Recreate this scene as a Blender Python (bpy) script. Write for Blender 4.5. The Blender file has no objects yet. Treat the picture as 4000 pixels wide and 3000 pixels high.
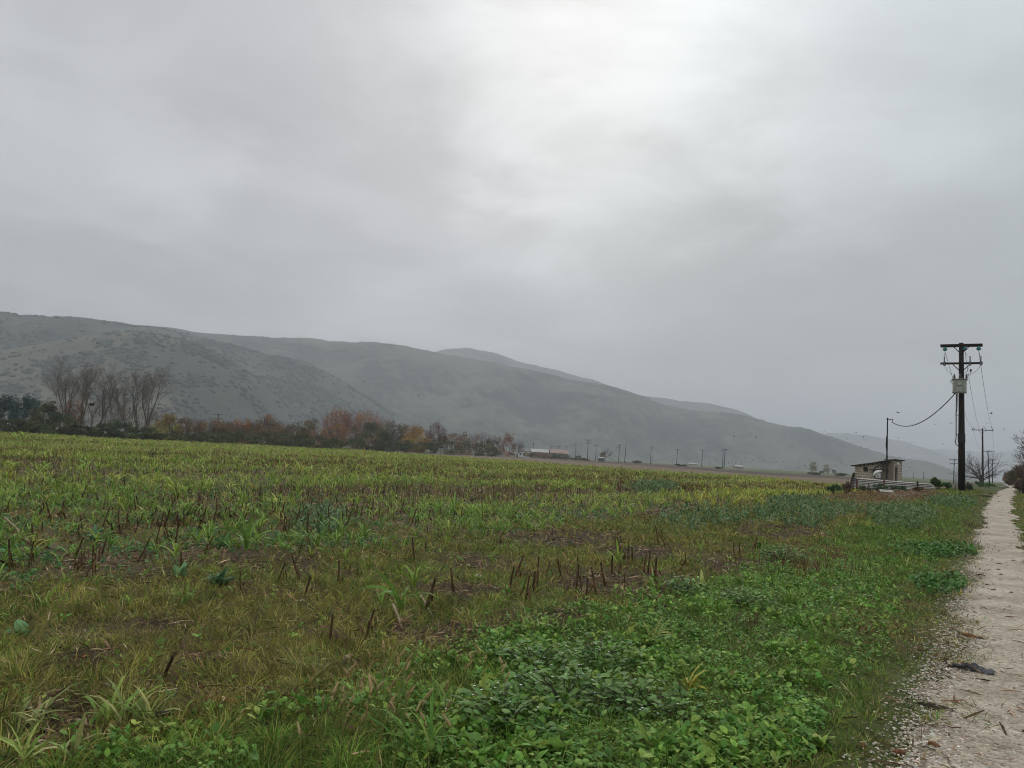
import bpy, math, random
import numpy as np
from mathutils import Vector
rng = np.random.default_rng(7); random.seed(7)
S = bpy.context.scene
COL = S.collection
rad = math.radians
# ------------------------------------------------------------------ camera
FPX = 3022.0; PITCH = rad(5.11); ROLL = rad(3.3); EYE = 1.6
cam = bpy.data.cameras.new('camera'); camo = bpy.data.objects.new('camera', cam); COL.objects.link(camo)
cam.sensor_width = 36.0; cam.lens = 36.0*FPX/4000.0; cam.clip_start = .05; cam.clip_end = 60000
def _rx(a): c, s = math.cos(a), math.sin(a); return np.array([[1,0,0],[0,c,-s],[0,s,c]])
def _rz(a): c, s = math.cos(a), math.sin(a); return np.array([[c,-s,0],[s,c,0],[0,0,1]])
RM = _rx(math.pi/2+PITCH) @ _rz(ROLL)
from mathutils import Matrix
camo.matrix_world = Matrix.Translation((0,0,EYE)) @ Matrix(RM.tolist()).to_4x4()
S.camera = camo
# ------------------------------------------------------------------ sky, sun, exposure
SUN_EL, SUN_AZ = 32.0, 4.0          # the bright place in the overcast, azimuth measured from +Y towards +X
W = bpy.data.worlds.new('World'); S.world = W; W.use_nodes = True
def nd(nt, t, **k):
    n = nt.nodes.new(t)
    for a, b in k.items():
        if a in n.inputs: n.inputs[a].default_value = b
        else: setattr(n, a, b)
    return n
def math_(nt, op, a, b=None, c=None, clamp=False):
    n = nt.nodes.new('ShaderNodeMath'); n.operation = op; n.use_clamp = clamp
    for i, q in enumerate((a, b, c)):
        if q is None: continue
        if isinstance(q, (int, float)): n.inputs[i].default_value = q
        else: nt.links.new(q, n.inputs[i])
    return n.outputs[0]
def maprange(nt, x, a, b, c, d, smooth=True):
    n = nt.nodes.new('ShaderNodeMapRange'); n.interpolation_type = 'SMOOTHSTEP' if smooth else 'LINEAR'
    nt.links.new(x, n.inputs[0])
    for i, q in enumerate((a, b, c, d)): n.inputs[i+1].default_value = q
    return n.outputs[0]
def build_world():
    nt = W.node_tree; nt.nodes.clear(); L = nt.links.new
    tc = nd(nt, 'ShaderNodeTexCoord'); sep = nd(nt, 'ShaderNodeSeparateXYZ'); L(tc.outputs['Generated'], sep.inputs[0])
    z = math_(nt, 'MAXIMUM', sep.outputs[2], 0.0)
    base = math_(nt, 'MULTIPLY_ADD', z, SKY_GRAD, SKY_HOR)
    base = math_(nt, 'MULTIPLY_ADD', math_(nt, 'MAXIMUM', math_(nt, 'SUBTRACT', z, .52), 0.0), SKY_ZEN, base)
    den = math_(nt, 'ADD', z, .16)
    cx = math_(nt, 'DIVIDE', sep.outputs[0], den); cy = math_(nt, 'DIVIDE', sep.outputs[1], den)
    cmb = nd(nt, 'ShaderNodeCombineXYZ'); L(cx, cmb.inputs[0]); L(cy, cmb.inputs[1])
    n1 = nd(nt, 'ShaderNodeTexNoise', Scale=.62, Detail=6.0, Roughness=.5, Distortion=.35); L(cmb.outputs[0], n1.inputs['Vector'])
    n2 = nd(nt, 'ShaderNodeTexNoise', Scale=1.9, Detail=6.0, Roughness=.55, Distortion=.4); L(cmb.outputs[0], n2.inputs['Vector'])
    f1 = maprange(nt, n1.outputs[0], .32, .68, .85, 1.13); f2 = maprange(nt, n2.outputs[0], .32, .68, .93, 1.07)
    v = math_(nt, 'MULTIPLY', math_(nt, 'MULTIPLY', base, f1), f2)
    # thin places in the overcast
    def lobe(px, py, c0, amp, v, wob):
        d = RM @ np.array([(px-2000)/FPX, -(py-1500)/FPX, -1.0]); d = d/np.linalg.norm(d)
        dp = nd(nt, 'ShaderNodeVectorMath', operation='DOT_PRODUCT'); L(tc.outputs['Generated'], dp.inputs[0]); dp.inputs[1].default_value = d
        s = math_(nt, 'ADD', dp.outputs['Value'], math_(nt, 'MULTIPLY_ADD', n2.outputs[0], wob, -.5*wob))
        s = math_(nt, 'ADD', s, math_(nt, 'MULTIPLY_ADD', n1.outputs[0], wob, -.5*wob))
        m = maprange(nt, s, c0, 1.0, 0.0, amp)
        return math_(nt, 'MULTIPLY', v, math_(nt, 'ADD', m, 1.0))
    for a in LOBES: v = lobe(*a[:4], v, a[4])
    hs = maprange(nt, sep.outputs[0], -.45, .5, 0, 1)
    cm = nd(nt, 'ShaderNodeMix', data_type='RGBA'); L(hs, cm.inputs['Factor']); cm.inputs[6].default_value = (.975, .99, 1.035, 1); cm.inputs[7].default_value = (.93, 1.005, 1.03, 1)
    sc = nd(nt, 'ShaderNodeVectorMath', operation='SCALE'); L(cm.outputs[2], sc.inputs[0]); L(math_(nt, 'MULTIPLY', v, 10.0), sc.inputs['Scale'])
    sky = nd(nt, 'ShaderNodeTexSky', sky_type='NISHITA', sun_disc=False, sun_elevation=rad(SUN_EL), sun_rotation=rad(SUN_AZ), air_density=1.0, dust_density=4.0)
    mx = nd(nt, 'ShaderNodeMix', data_type='RGBA'); mx.inputs['Factor'].default_value = .96
    L(sky.outputs[0], mx.inputs[6]); L(sc.outputs[0], mx.inputs[7])
    bg = nd(nt, 'ShaderNodeBackground', Strength=.1); L(mx.outputs[2], bg.inputs[0])
    out = nd(nt, 'ShaderNodeOutputWorld'); L(bg.outputs[0], out.inputs[0])
SKY_HOR, SKY_GRAD, SKY_ZEN = .52, .27, 1.7
LOBES = [(2450, 0, .945, .12, .11), (2350, 330, .97, .06, .09), (1750, 250, .985, .06, .08), (3300, -60, .94, .25, .10), (1000, 950, .98, .08, .05), (450, 580, .985, .09, .05), (900, 480, .95, -.13, .06), (3300, 800, .955, -.12, .06), (2900, 1150, .975, -.05, .05), (3700, 330, .985, -.10, .04)]
build_world()
sl = bpy.data.lights.new('sun', 'SUN'); sl.energy = 1.0; sl.angle = rad(25); sl.color = (1, .97, .92)
so = bpy.data.objects.new('sun', sl); COL.objects.link(so)
so.rotation_euler = Vector((-math.sin(rad(SUN_AZ))*math.cos(rad(SUN_EL)), -math.cos(rad(SUN_AZ))*math.cos(rad(SUN_EL)), -math.sin(rad(SUN_EL)))).to_track_quat('-Z', 'Y').to_euler()
vs = S.view_settings; vs.view_transform = 'Standard'; vs.look = 'None'; vs.exposure = 0.1; vs.gamma = 1.0
S.cycles.use_denoising = True; S.cycles.filter_width = 1.05; S.cycles.max_bounces = 6; S.cycles.diffuse_bounces = 4; S.cycles.glossy_bounces = 2; S.cycles.transmission_bounces = 4
S.cycles.transparent_max_bounces = 4; S.cycles.volume_bounces = 0
# ------------------------------------------------------------------ layout helpers
def ss(a, b, x):
    t = np.clip((np.asarray(x, float)-a)/(b-a), 0, 1); return t*t*(3-2*t)
_P = np.random.default_rng(3).random((256, 256))
def vn(x, y, s, k=0):
    x = np.asarray(x, float)/s+37.3*k; y = np.asarray(y, float)/s+91.7*k
    xi = np.floor(x).astype(int); yi = np.floor(y).astype(int); fx = x-xi; fy = y-yi
    fx = fx*fx*(3-2*fx); fy = fy*fy*(3-2*fy)
    g = lambda a, b: _P[a & 255, b & 255]
    return (g(xi, yi)*(1-fx)+g(xi+1, yi)*fx)*(1-fy)+(g(xi, yi+1)*(1-fx)+g(xi+1, yi+1)*fx)*fy
def fbm(x, y, s, k=0): return (vn(x, y, s, k)*4+vn(x, y, s*.5, k+1)*2+vn(x, y, s*.25, k+2))/7
RD = (math.sin(rad(32.15)), math.cos(rad(32.15)))          # direction of the track; u runs along it, v to its left
def uv(x, y): return RD[0]*x+RD[1]*y, -RD[1]*x+RD[0]*y
def xy(u, v): return RD[0]*u-RD[1]*v, RD[1]*u+RD[0]*v
def gz(x, y):
    x = np.asarray(x, float); y = np.asarray(y, float)
    r = np.hypot(x, y); u, v = uv(x, y)
    rise = .78*ss(14, 60, u)*(1-ss(2.5, 13, v))*(1-ss(350, 900, r))
    b = (fbm(x, y, 1.3, 4)-.5)*.11*ss(.7, 2.0, v)/(1+(r/14)**2)+(fbm(x, y, 22, 9)-.5)*.35*ss(8, 30, r)*ss(1.5, 8, v)*(1-ss(400, 900, r))
    return rise+b
def ray(px, py): return RM @ np.array([(px-2000)/FPX, -(py-1500)/FPX, -1.0])
def at(px, py, Y): d = ray(px, py); return Vector((d[0]/d[1]*Y, Y, EYE+d[2]/d[1]*Y))
_ts = np.geomspace(2, 3000, 5000)
def G(px, py):
    d = ray(px, py); h = math.hypot(d[0], d[1]); d = d/h
    X = d[0]*_ts; Y = d[1]*_ts; m = EYE+d[2]*_ts < gz(X, Y)
    i = int(np.argmax(m)) if m.any() else len(_ts)-1
    return Vector((X[i], Y[i], float(gz(X[i], Y[i]))))
def proj(x, y, z):
    q = np.stack([np.asarray(x, float), np.asarray(y, float), np.asarray(z, float)-EYE], -1) @ RM
    d = np.maximum(-q[..., 2], 1e-3)
    return 2000+FPX*q[..., 0]/d, 1500-FPX*q[..., 1]/d
def zfor(x, y, py):
    lo, hi = -20.0, 600.0
    for _ in range(50):
        m = (lo+hi)/2
        if proj(x, y, m)[1] > py: lo = m
        else: hi = m
    return lo
def gpt(px, Y):            # ground point in the column through px near the horizon, at depth Y
    x = at(px, 1771+.0577*(px-2000), Y)[0]; return Vector((x, Y, float(gz(x, Y))))
def hor(px): return 1770+.0577*(px-2000)
# ------------------------------------------------------------------ object helpers
def tag(o, label=None, cat=None, group=None, kind=None):
    if label: o['label'] = label
    if cat: o['category'] = cat
    if group: o['group'] = group
    if kind: o['kind'] = kind
    return o
def thing(name, label, cat, loc=(0,0,0), rz=0.0, group=None):
    o = bpy.data.objects.new(name, None); COL.objects.link(o); o.location = loc; o.rotation_euler = (0,0,rz); o.empty_display_size = .2
    return tag(o, label, cat, group)
def link(name, me, parent=None, loc=None):
    o = bpy.data.objects.new(name, me); COL.objects.link(o)
    if parent: o.parent = parent
    if loc is not None: o.location = loc
    return o
def mesh_np(name, V, F, mat=None, col=None, smooth=False):
    me = bpy.data.meshes.new(name); V = np.ascontiguousarray(V, np.float32); F = np.ascontiguousarray(F, np.int32); n, k = F.shape
    me.vertices.add(len(V)); me.vertices.foreach_set('co', V.ravel())
    me.loops.add(n*k); me.loops.foreach_set('vertex_index', F.ravel())
    me.polygons.add(n); me.polygons.foreach_set('loop_start', np.arange(0, n*k, k, dtype=np.int32))
    if smooth: me.polygons.foreach_set('use_smooth', np.ones(n, bool))
    me.update(calc_edges=True)
    if col is not None:
        c = np.ones((len(V), 4), np.float32); c[:, :3] = col
        a = me.color_attributes.new('Col', 'FLOAT_COLOR', 'POINT'); a.data.foreach_set('color', c.ravel())
    if mat: me.materials.append(mat)
    return me
class MB:
    def __init__(s): s.v = []; s.f = []
    def add(s, V, F):
        b = len(s.v); s.v += [tuple(q) for q in V]; s.f += [tuple(i+b for i in f) for f in F]
    def box(s, c, d, X=(1,0,0), Y=(0,1,0), Z=(0,0,1)):
        c, X, Y, Z = Vector(c), Vector(X), Vector(Y), Vector(Z); V = []
        for k in (-.5, .5):
            for j in (-.5, .5):
                for i in (-.5, .5): V.append(c+X*(i*d[0])+Y*(j*d[1])+Z*(k*d[2]))
        s.add(V, [(0,2,3,1),(4,5,7,6),(0,1,5,4),(2,6,7,3),(0,4,6,2),(1,3,7,5)]); return s
    def tube(s, pts, r, n=8, cap=True):
        pts = [Vector(p) for p in pts]; m = len(pts)
        if isinstance(r, (int, float)): r = [r]*m
        V = []; F = []
        for i, p in enumerate(pts):
            t = (pts[min(i+1, m-1)]-pts[max(i-1, 0)])
            t = t.normalized() if t.length > 1e-9 else Vector((0,0,1))
            a = Vector((0,0,1)) if abs(t.z) < .9 else Vector((1,0,0))
            e = t.cross(a).normalized(); g = t.cross(e)
            for k in range(n):
                q = 2*math.pi*k/n; V.append(p+(e*math.cos(q)+g*math.sin(q))*r[i])
        for i in range(m-1):
            for k in range(n): F.append((i*n+k, i*n+(k+1) % n, (i+1)*n+(k+1) % n, (i+1)*n+k))
        if cap: F.append(tuple(range(n))[::-1]); F.append(tuple(range((m-1)*n, m*n)))
        s.add(V, F); return s
    def lathe(s, c, prof, n=14):
        return s.tube([(c[0], c[1], c[2]+z) for r, z in prof], [max(r, 1e-4) for r, z in prof], n)
    def mesh(s, name, mat=None, smooth=False):
        me = bpy.data.meshes.new(name); me.from_pydata(s.v, [], s.f); me.update()
        if smooth: me.polygons.foreach_set('use_smooth', [True]*len(me.polygons))
        if mat: me.materials.append(mat)
        return me
    def build(s, name, mat, parent=None, loc=None, smooth=False): return link(name, s.mesh(name, mat, smooth), parent, loc)
# ------------------------------------------------------------------ materials
def principled(nt, col=None, rough=.8, spec=.3, metal=0.0):
    b = nd(nt, 'ShaderNodeBsdfPrincipled'); b.inputs['Roughness'].default_value = rough; b.inputs['Specular IOR Level'].default_value = spec; b.inputs['Metallic'].default_value = metal
    if col is not None: nt.links.new(col, b.inputs['Base Color'])
    return b
def newmat(name):
    m = bpy.data.materials.new(name); m.use_nodes = True; m.node_tree.nodes.clear(); return m, m.node_tree
def leafmat(name, trans=.25, rough=.55, spec=.35, scale=40, var=.25):
    m, nt = newmat(name); L = nt.links.new
    a = nd(nt, 'ShaderNodeAttribute', attribute_name='Col'); tc = nd(nt, 'ShaderNodeTexCoord')
    n = nd(nt, 'ShaderNodeTexNoise', Scale=scale, Detail=2.0); L(tc.outputs['Object'], n.inputs['Vector'])
    f = maprange(nt, n.outputs[0], .25, .75, 1-var, 1+var, False)
    sc = nd(nt, 'ShaderNodeVectorMath', operation='SCALE'); L(a.outputs['Color'], sc.inputs[0]); L(f, sc.inputs['Scale'])
    b = principled(nt, sc.outputs[0], rough, spec); o = nd(nt, 'ShaderNodeOutputMaterial')
    if trans > 0:
        t = nd(nt, 'ShaderNodeBsdfTranslucent'); L(sc.outputs[0], t.inputs[0])
        mx = nd(nt, 'ShaderNodeMixShader'); mx.inputs[0].default_value = trans; L(b.outputs[0], mx.inputs[1]); L(t.outputs[0], mx.inputs[2]); L(mx.outputs[0], o.inputs[0])
    else: L(b.outputs[0], o.inputs[0])
    return m
def solid(name, c1, c2, scale=6, rough=.8, spec=.3, metal=0.0, stretch=(1,1,1), bump=0.0, detail=5.0, trans=0.0):
    m, nt = newmat(name); L = nt.links.new
    tc = nd(nt, 'ShaderNodeTexCoord'); mp = nd(nt, 'ShaderNodeMapping'); mp.inputs['Scale'].default_value = stretch; L(tc.outputs['Object'], mp.inputs[0])
    n = nd(nt, 'ShaderNodeTexNoise', Scale=scale, Detail=detail, Roughness=.6); L(mp.outputs[0], n.inputs['Vector'])
    f = maprange(nt, n.outputs[0], .32, .68, 0, 1)
    mx = nd(nt, 'ShaderNodeMix', data_type='RGBA'); L(f, mx.inputs['Factor']); mx.inputs[6].default_value = (*c1, 1); mx.inputs[7].default_value = (*c2, 1)
    b = principled(nt, mx.outputs[2], rough, spec, metal); o = nd(nt, 'ShaderNodeOutputMaterial')
    if bump:
        bp = nd(nt, 'ShaderNodeBump', Strength=bump, Distance=.02); L(n.outputs[0], bp.inputs['Height']); L(bp.outputs[0], b.inputs['Normal'])
    L(b.outputs[0], o.inputs[0]); return m
def attrmat(name, rough=.9, fine=30.0, coarse=2.0, amp=.35, bump=.5, dist=.03):
    m, nt = newmat(name); L = nt.links.new
    a = nd(nt, 'ShaderNodeAttribute', attribute_name='Col'); tc = nd(nt, 'ShaderNodeTexCoord')
    n = nd(nt, 'ShaderNodeTexNoise', Scale=fine, Detail=6.0, Roughness=.7); L(tc.outputs['Object'], n.inputs['Vector'])
    n2 = nd(nt, 'ShaderNodeTexNoise', Scale=coarse, Detail=4.0); L(tc.outputs['Object'], n2.inputs['Vector'])
    f = math_(nt, 'MULTIPLY', maprange(nt, n.outputs[0], .25, .75, 1-amp, 1+amp, False), maprange(nt, n2.outputs[0], .3, .7, 1-amp*.6, 1+amp*.6, False))
    sc = nd(nt, 'ShaderNodeVectorMath', operation='SCALE'); L(a.outputs['Color'], sc.inputs[0]); L(f, sc.inputs['Scale'])
    b = principled(nt, sc.outputs[0], rough, .05); o = nd(nt, 'ShaderNodeOutputMaterial'); L(b.outputs[0], o.inputs[0])
    if bump:
        bp = nd(nt, 'ShaderNodeBump', Strength=bump, Distance=dist); L(n.outputs[0], bp.inputs['Height']); L(bp.outputs[0], b.inputs['Normal'])
    return m
M_soil = attrmat('soil'); M_leaf = leafmat('leaf', .25, .6, .14); M_grass = leafmat('grass_blade', .2, .8, .05, 8, .3); M_dry = leafmat('dry_leaf', .1, .85, .06, 30, .3)
M_crown = leafmat('crown_leaf', .2, .8, .06, 1.5, .3); M_hill = attrmat('hillside', .95, .075, .014, .42, 0)
M_bark = solid('bark', (.07,.06,.052), (.125,.107,.092), 8, .9, .1, stretch=(1,1,.2)); M_twig = solid('brown_twig', (.10,.07,.055), (.16,.115,.09), 2, .9, .1)
M_palebark = solid('pale_bark', (.13,.115,.10), (.22,.20,.175), 3, .9, .1, stretch=(1,1,.3))
M_pole = solid('tarred_wood', (.012,.009,.008), (.034,.023,.018), 5, .85, .2, stretch=(3,3,.25), bump=.3)
M_farpole = solid('weathered_pole', (.028,.026,.025), (.06,.055,.05), 3, .9, .1, stretch=(2,2,.2))
M_steel = solid('dull_steel', (.10,.10,.10), (.2,.2,.2), 20, .5, .5, .6)
M_wire = solid('wire', (.06,.06,.06), (.1,.1,.1), 5, .6, .3)
M_black = solid('black_rubber', (.01,.01,.011), (.02,.02,.021), 20, .6, .3)
M_stalk = solid('stalk_skin', (.035,.022,.014), (.17,.10,.05), 11, .85, .1, stretch=(1,1,.5), bump=.4)
M_stub = leafmat('stubble_skin', 0, .85, .08, 8, .4)
# ------------------------------------------------------------------ vectorised ribbons (grass blades, leaves, straw)
def ribbons(base, L, Wd, az, th0, bend, segs, prof, col, twist=None):
    N = len(base); A = lambda q: np.broadcast_to(np.asarray(q, float), (N,))
    L, Wd, az, th0, bend = A(L), A(Wd), A(az), A(th0), A(bend); tw = A(0 if twist is None else twist)
    t = np.linspace(0, 1, segs+1); tm = (t[1:]+t[:-1])/2
    th = th0[:, None]+bend[:, None]*tm[None]
    h = np.concatenate([np.zeros((N,1)), np.cumsum(np.sin(th)*(L/segs)[:, None], 1)], 1)
    z = np.concatenate([np.zeros((N,1)), np.cumsum(np.cos(th)*(L/segs)[:, None], 1)], 1)
    sa, ca = np.sin(az), np.cos(az)
    C = np.stack([base[:,0:1]+h*sa[:,None], base[:,1:2]+h*ca[:,None], base[:,2:3]+z], -1)
    thn = th0[:, None]+bend[:, None]*t[None]
    nrm = np.stack([np.cos(thn)*sa[:,None], np.cos(thn)*ca[:,None], -np.sin(thn)], -1)
    sd = np.stack([ca, -sa, np.zeros(N)], -1)[:, None, :]*np.cos(tw)[:,None,None]+nrm*np.sin(tw)[:,None,None]
    w = (Wd[:, None]*np.asarray(prof)[None]/2)[..., None]
    V = np.stack([C-sd*w, C+sd*w], 2).reshape(-1, 3)
    i0 = (np.arange(N)*(segs+1)*2)[:, None]+np.arange(segs)[None]*2
    F = np.stack([i0, i0+1, i0+3, i0+2], -1).reshape(-1, 4)
    c = np.repeat(np.broadcast_to(col, (N, 3)), (segs+1)*2, 0)
    return V, F, c
def join(parts):
    V = []; F = []; C = []; b = 0
    for v, f, c in parts: V.append(v); F.append(f+b); C.append(c); b += len(v)
    return np.concatenate(V), np.concatenate(F), np.concatenate(C)
def pick(n, cols, wts=None, jit=.18):
    cols = np.array(cols); w = None if wts is None else np.array(wts)/np.sum(wts)
    c = cols[rng.choice(len(cols), n, p=w)]
    return c*np.exp(rng.normal(0, jit, (n,1)))*np.exp(rng.normal(0, jit*.3, (n,3)))
BL = [.8, 1.0, .06]; BL3 = [.7, 1, .8, .05]; LEAF = [.15, .95, .9, .08]; MZ = [.7, 1, .95, .7, .05]
def sample(n, r0, r1, k, half=40):
    """n ground points, density falling as r^-k, spread either side of the view"""
    U = rng.random(n)
    e = 2-k
    r = (r0**e+U*(r1**e-r0**e))**(1/e) if abs(e) > 1e-6 else r0*(r1/r0)**U
    a = np.radians(rng.uniform(-half, half, n))
    return r*np.sin(a), r*np.cos(a), r
def pmask(px, py, x0, y0, x1, y1, wob=0.0):
    """soft ellipse on the ground, given by the picture box it fills"""
    d = np.hypot((px-(x0+x1)/2)/((x1-x0)/2), (py-(y0+y1)/2)/((y1-y0)/2))
    return 1-ss(.75, 1.15, d+wob)
# ------------------------------------------------------------------ ground zones
GX = [-600, 0, 750, 1400, 1500, 2000, 2500, 3000, 3250, 3400, 3600]
GE = [1655, 1689, 1720, 1757, 1767, 1801, 1838, 1868, 1895, 1915, 1990]        # far edge of the green field
TE = [1655, 1689, 1720, 1757, 1762, 1786, 1818, 1856, 1868, 1880, 1895]        # far edge of the tan strip
DE = [1650, 1684, 1714, 1752, 1757, 1781, 1808, 1846, 1859, 1871, 1886]        # far edge of the dark ploughed strip
FE = 8.3
def zones(x, y):
    u, v = uv(x, y); px, py = proj(x, y, np.zeros_like(x)); pyt = proj(x, y, gz(x, y))[1]
    w = (fbm(x, y, 2.5, 20)-.5)
    ge = np.interp(px, GX, GE); te = np.interp(px, GX, TE); de = np.interp(px, GX, DE)
    front = y > .5
    field = ss(FE-.5, FE+.7, v+w*2.2)*np.where(front, ss(-1.2, 1.2, pyt-ge+w*2), 1)
    tan = ss(2, 5, v)*(1-ss(-1.5, 1.5, pyt-ge+w*2))*ss(-.8, .8, pyt-te)*front
    dark = (1-ss(-.8, .8, pyt-te))*ss(-.8, .8, pyt-de)*front*ss(2, 5, v)
    return u, v, px, pyt, w, np.clip(field, 0, 1), np.clip(tan, 0, 1), np.clip(dark, 0, 1)
def bands(x, y):
    """how much maize stubble stands bare: stretched along the sowing rows"""
    u, v = uv(x, y)
    r = np.hypot(x, y)
    n = .6*fbm(u*.16, v, 5.0, 31)+.25*fbm(u*.35, v, 1.7, 35)+.15*fbm(u, v, 2.2, 38)
    return ss(.45, .585, n+.03*ss(25, 60, r)-.09*ss(85, 125, r))
LIT = ((1960,2380,2330,2470),(2200,2220,2760,2340),(1480,2430,1920,2520),(2650,2170,3050,2250),(0,2150,700,2270),(1350,2380,1500,2440),(80,2720,420,2960),(600,2140,1000,2230),(1900,2060,2500,2140),(2150,1960,2750,2020),(2280,2130,2650,2190),(1650,2280,1950,2330),(200,2540,480,2600),(900,2280,1250,2330),(1050,2440,1260,2490),(500,2420,760,2460),(1700,2180,2000,2230),(2450,2330,2700,2380),(1080,2180,1300,2220),(700,2560,900,2600),(1750,2520,1950,2570),(2050,1890,2700,1925),(1300,1990,1900,2050),(2900,2040,3250,2110))
def litpatch(px, py, x, y):
    wl = (fbm(x, y, 1.2, 107)-.5)*1.1; p = 0
    for bx in LIT: p = np.maximum(p, pmask(px, py, *bx, wl))
    return p*ss(.26, .42, fbm(x, y, .45, 108))
def build_ground():
    dense = np.radians(np.arange(-46, 46.01, .22)); coarse = np.radians(np.arange(48, 313, 3.0))
    a = np.concatenate([dense, coarse]); r = np.concatenate([[.25, .6, 1.0], np.geomspace(1.4, 10500, 560)])
    A, Rr = np.meshgrid(a, r); X = Rr*np.sin(A); Y = Rr*np.cos(A); x = X.ravel(); y = Y.ravel()
    u, v, px, py, w, field, tan, dark = zones(x, y); rr = np.hypot(x, y)
    n = fbm(x, y, 1.0, 50)[:, None]; nb = fbm(x, y, 30, 53)[:, None]; nf = fbm(x, y, 160, 57)[:, None]
    soil = np.array([.055,.040,.027])*(.75+.5*n)
    olive = np.array([.085,.075,.03])*(.7+.6*n)
    c = soil*.5+olive*.5
    mix = lambda c, k, m: c*(1-m[:, None])+k*m[:, None]
    c = mix(c, np.array([.06,.07,.025])*(.7+.6*n), 1-ss(3.2, 4.2, v+w)); c = mix(c, np.array([.05,.034,.023])*(.7+.6*n), litpatch(px, py, x, y)*(y > 1))
    fsoil = np.array([.10,.072,.046])*(.7+.6*n); fgreen = np.array([.22,.23,.05])*(.8+.4*nb)
    far = ss(25, 110, rr)
    c = mix(c, fsoil*(1-far[:, None]*.85)+fgreen*far[:, None]*.85, field)
    away = ss(190, 330, rr); meadow = np.where(nf > .47, np.array([.075,.10,.045]), np.array([.13,.11,.07]))
    c = mix(c, meadow*(.8+.4*nb), away)
    c = mix(c, np.array([.135,.10,.066])*(.85+.3*nb)*(.7+.6*n), tan); c = mix(c, np.array([.070,.052,.044])*(.8+.4*nb), dark)
    z = gz(x, y)
    V = np.stack([x, y, z], -1); na, nr = len(a), len(r)
    i = np.arange(nr-1)[:, None]*na; j = np.arange(na)[None]; j2 = (j+1) % na
    F = np.stack([i+j, i+na+j, i+na+j2, i+j2], -1).reshape(-1, 4)
    o = link('ground', mesh_np('ground', V, F[:, ::-1], M_soil, c, True))
    tag(o, 'flat farmland of grass, maize field and brown ploughed strips reaching the hills', 'ground', kind='structure')
build_ground()
# ------------------------------------------------------------------ dirt track
def bend(u): return -.55*ss(38, 66, u)-1.6*ss(66, 140, u)
def road_mat():
    m, nt = newmat('pale_gravel'); L = nt.links.new
    tc = nd(nt, 'ShaderNodeTexCoord'); n = nd(nt, 'ShaderNodeTexNoise', Scale=1.1, Detail=6.0, Roughness=.65); L(tc.outputs['Object'], n.inputs['Vector'])
    vo = nd(nt, 'ShaderNodeTexVoronoi', Scale=38.0); L(tc.outputs['Object'], vo.inputs['Vector'])
    vo2 = nd(nt, 'ShaderNodeTexVoronoi', Scale=90.0); L(tc.outputs['Object'], vo2.inputs['Vector'])
    nf = nd(nt, 'ShaderNodeTexNoise', Scale=25.0, Detail=6.0, Roughness=.75); L(tc.outputs['Object'], nf.inputs['Vector'])
    mx = nd(nt, 'ShaderNodeMix', data_type='RGBA'); L(maprange(nt, n.outputs[0], .35, .65, 0, 1), mx.inputs['Factor'])
    mx.inputs[6].default_value = (.30, .25, .188, 1); mx.inputs[7].default_value = (.43, .372, .292, 1)
    ns = nd(nt, 'ShaderNodeTexNoise', Scale=3.2, Detail=8.0, Roughness=.75); L(tc.outputs['Object'], ns.inputs['Vector'])
    sm = nd(nt, 'ShaderNodeMix', data_type='RGBA'); L(maprange(nt, ns.outputs[0], .52, .68, 0, .75), sm.inputs['Factor']); L(mx.outputs[2], sm.inputs[6]); sm.inputs[7].default_value = (.17, .13, .092, 1); mx = sm
    st = nd(nt, 'ShaderNodeMix', data_type='RGBA', blend_type='MULTIPLY'); st.inputs['Factor'].default_value = .55; L(mx.outputs[2], st.inputs[6])
    sp = nd(nt, 'ShaderNodeSeparateColor'); L(vo.outputs['Color'], sp.inputs[0])
    g = math_(nt, 'MULTIPLY_ADD', sp.outputs[0], .9, .35); g = math_(nt, 'MULTIPLY', g, maprange(nt, nf.outputs[0], .3, .7, .45, 1.45, False))
    cb = nd(nt, 'ShaderNodeCombineColor'); [L(g, cb.inputs[i]) for i in range(3)]; L(cb.outputs[0], st.inputs[7])
    b = principled(nt, st.outputs[2], .8, .15); bp = nd(nt, 'ShaderNodeBump', Strength=.6, Distance=.012)
    L(math_(nt, 'ADD', math_(nt, 'MULTIPLY', vo.outputs['Distance'], -1.0), math_(nt, 'MULTIPLY', vo2.outputs['Distance'], -.5)), bp.inputs['Height']); L(bp.outputs[0], b.inputs['Normal'])
    o = nd(nt, 'ShaderNodeOutputMaterial'); L(b.outputs[0], o.inputs[0]); return m
M_road = road_mat()
LT = (-.60, .36); RT = (-2.3, -1.25)
def edge(u, k): return (vn(u, u*0, .55, k)-.5)*.30+(vn(u, u*0, .16, k+1)-.5)*.14+(vn(u, u*0, 3.0, k+2)-.5)*.2
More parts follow.
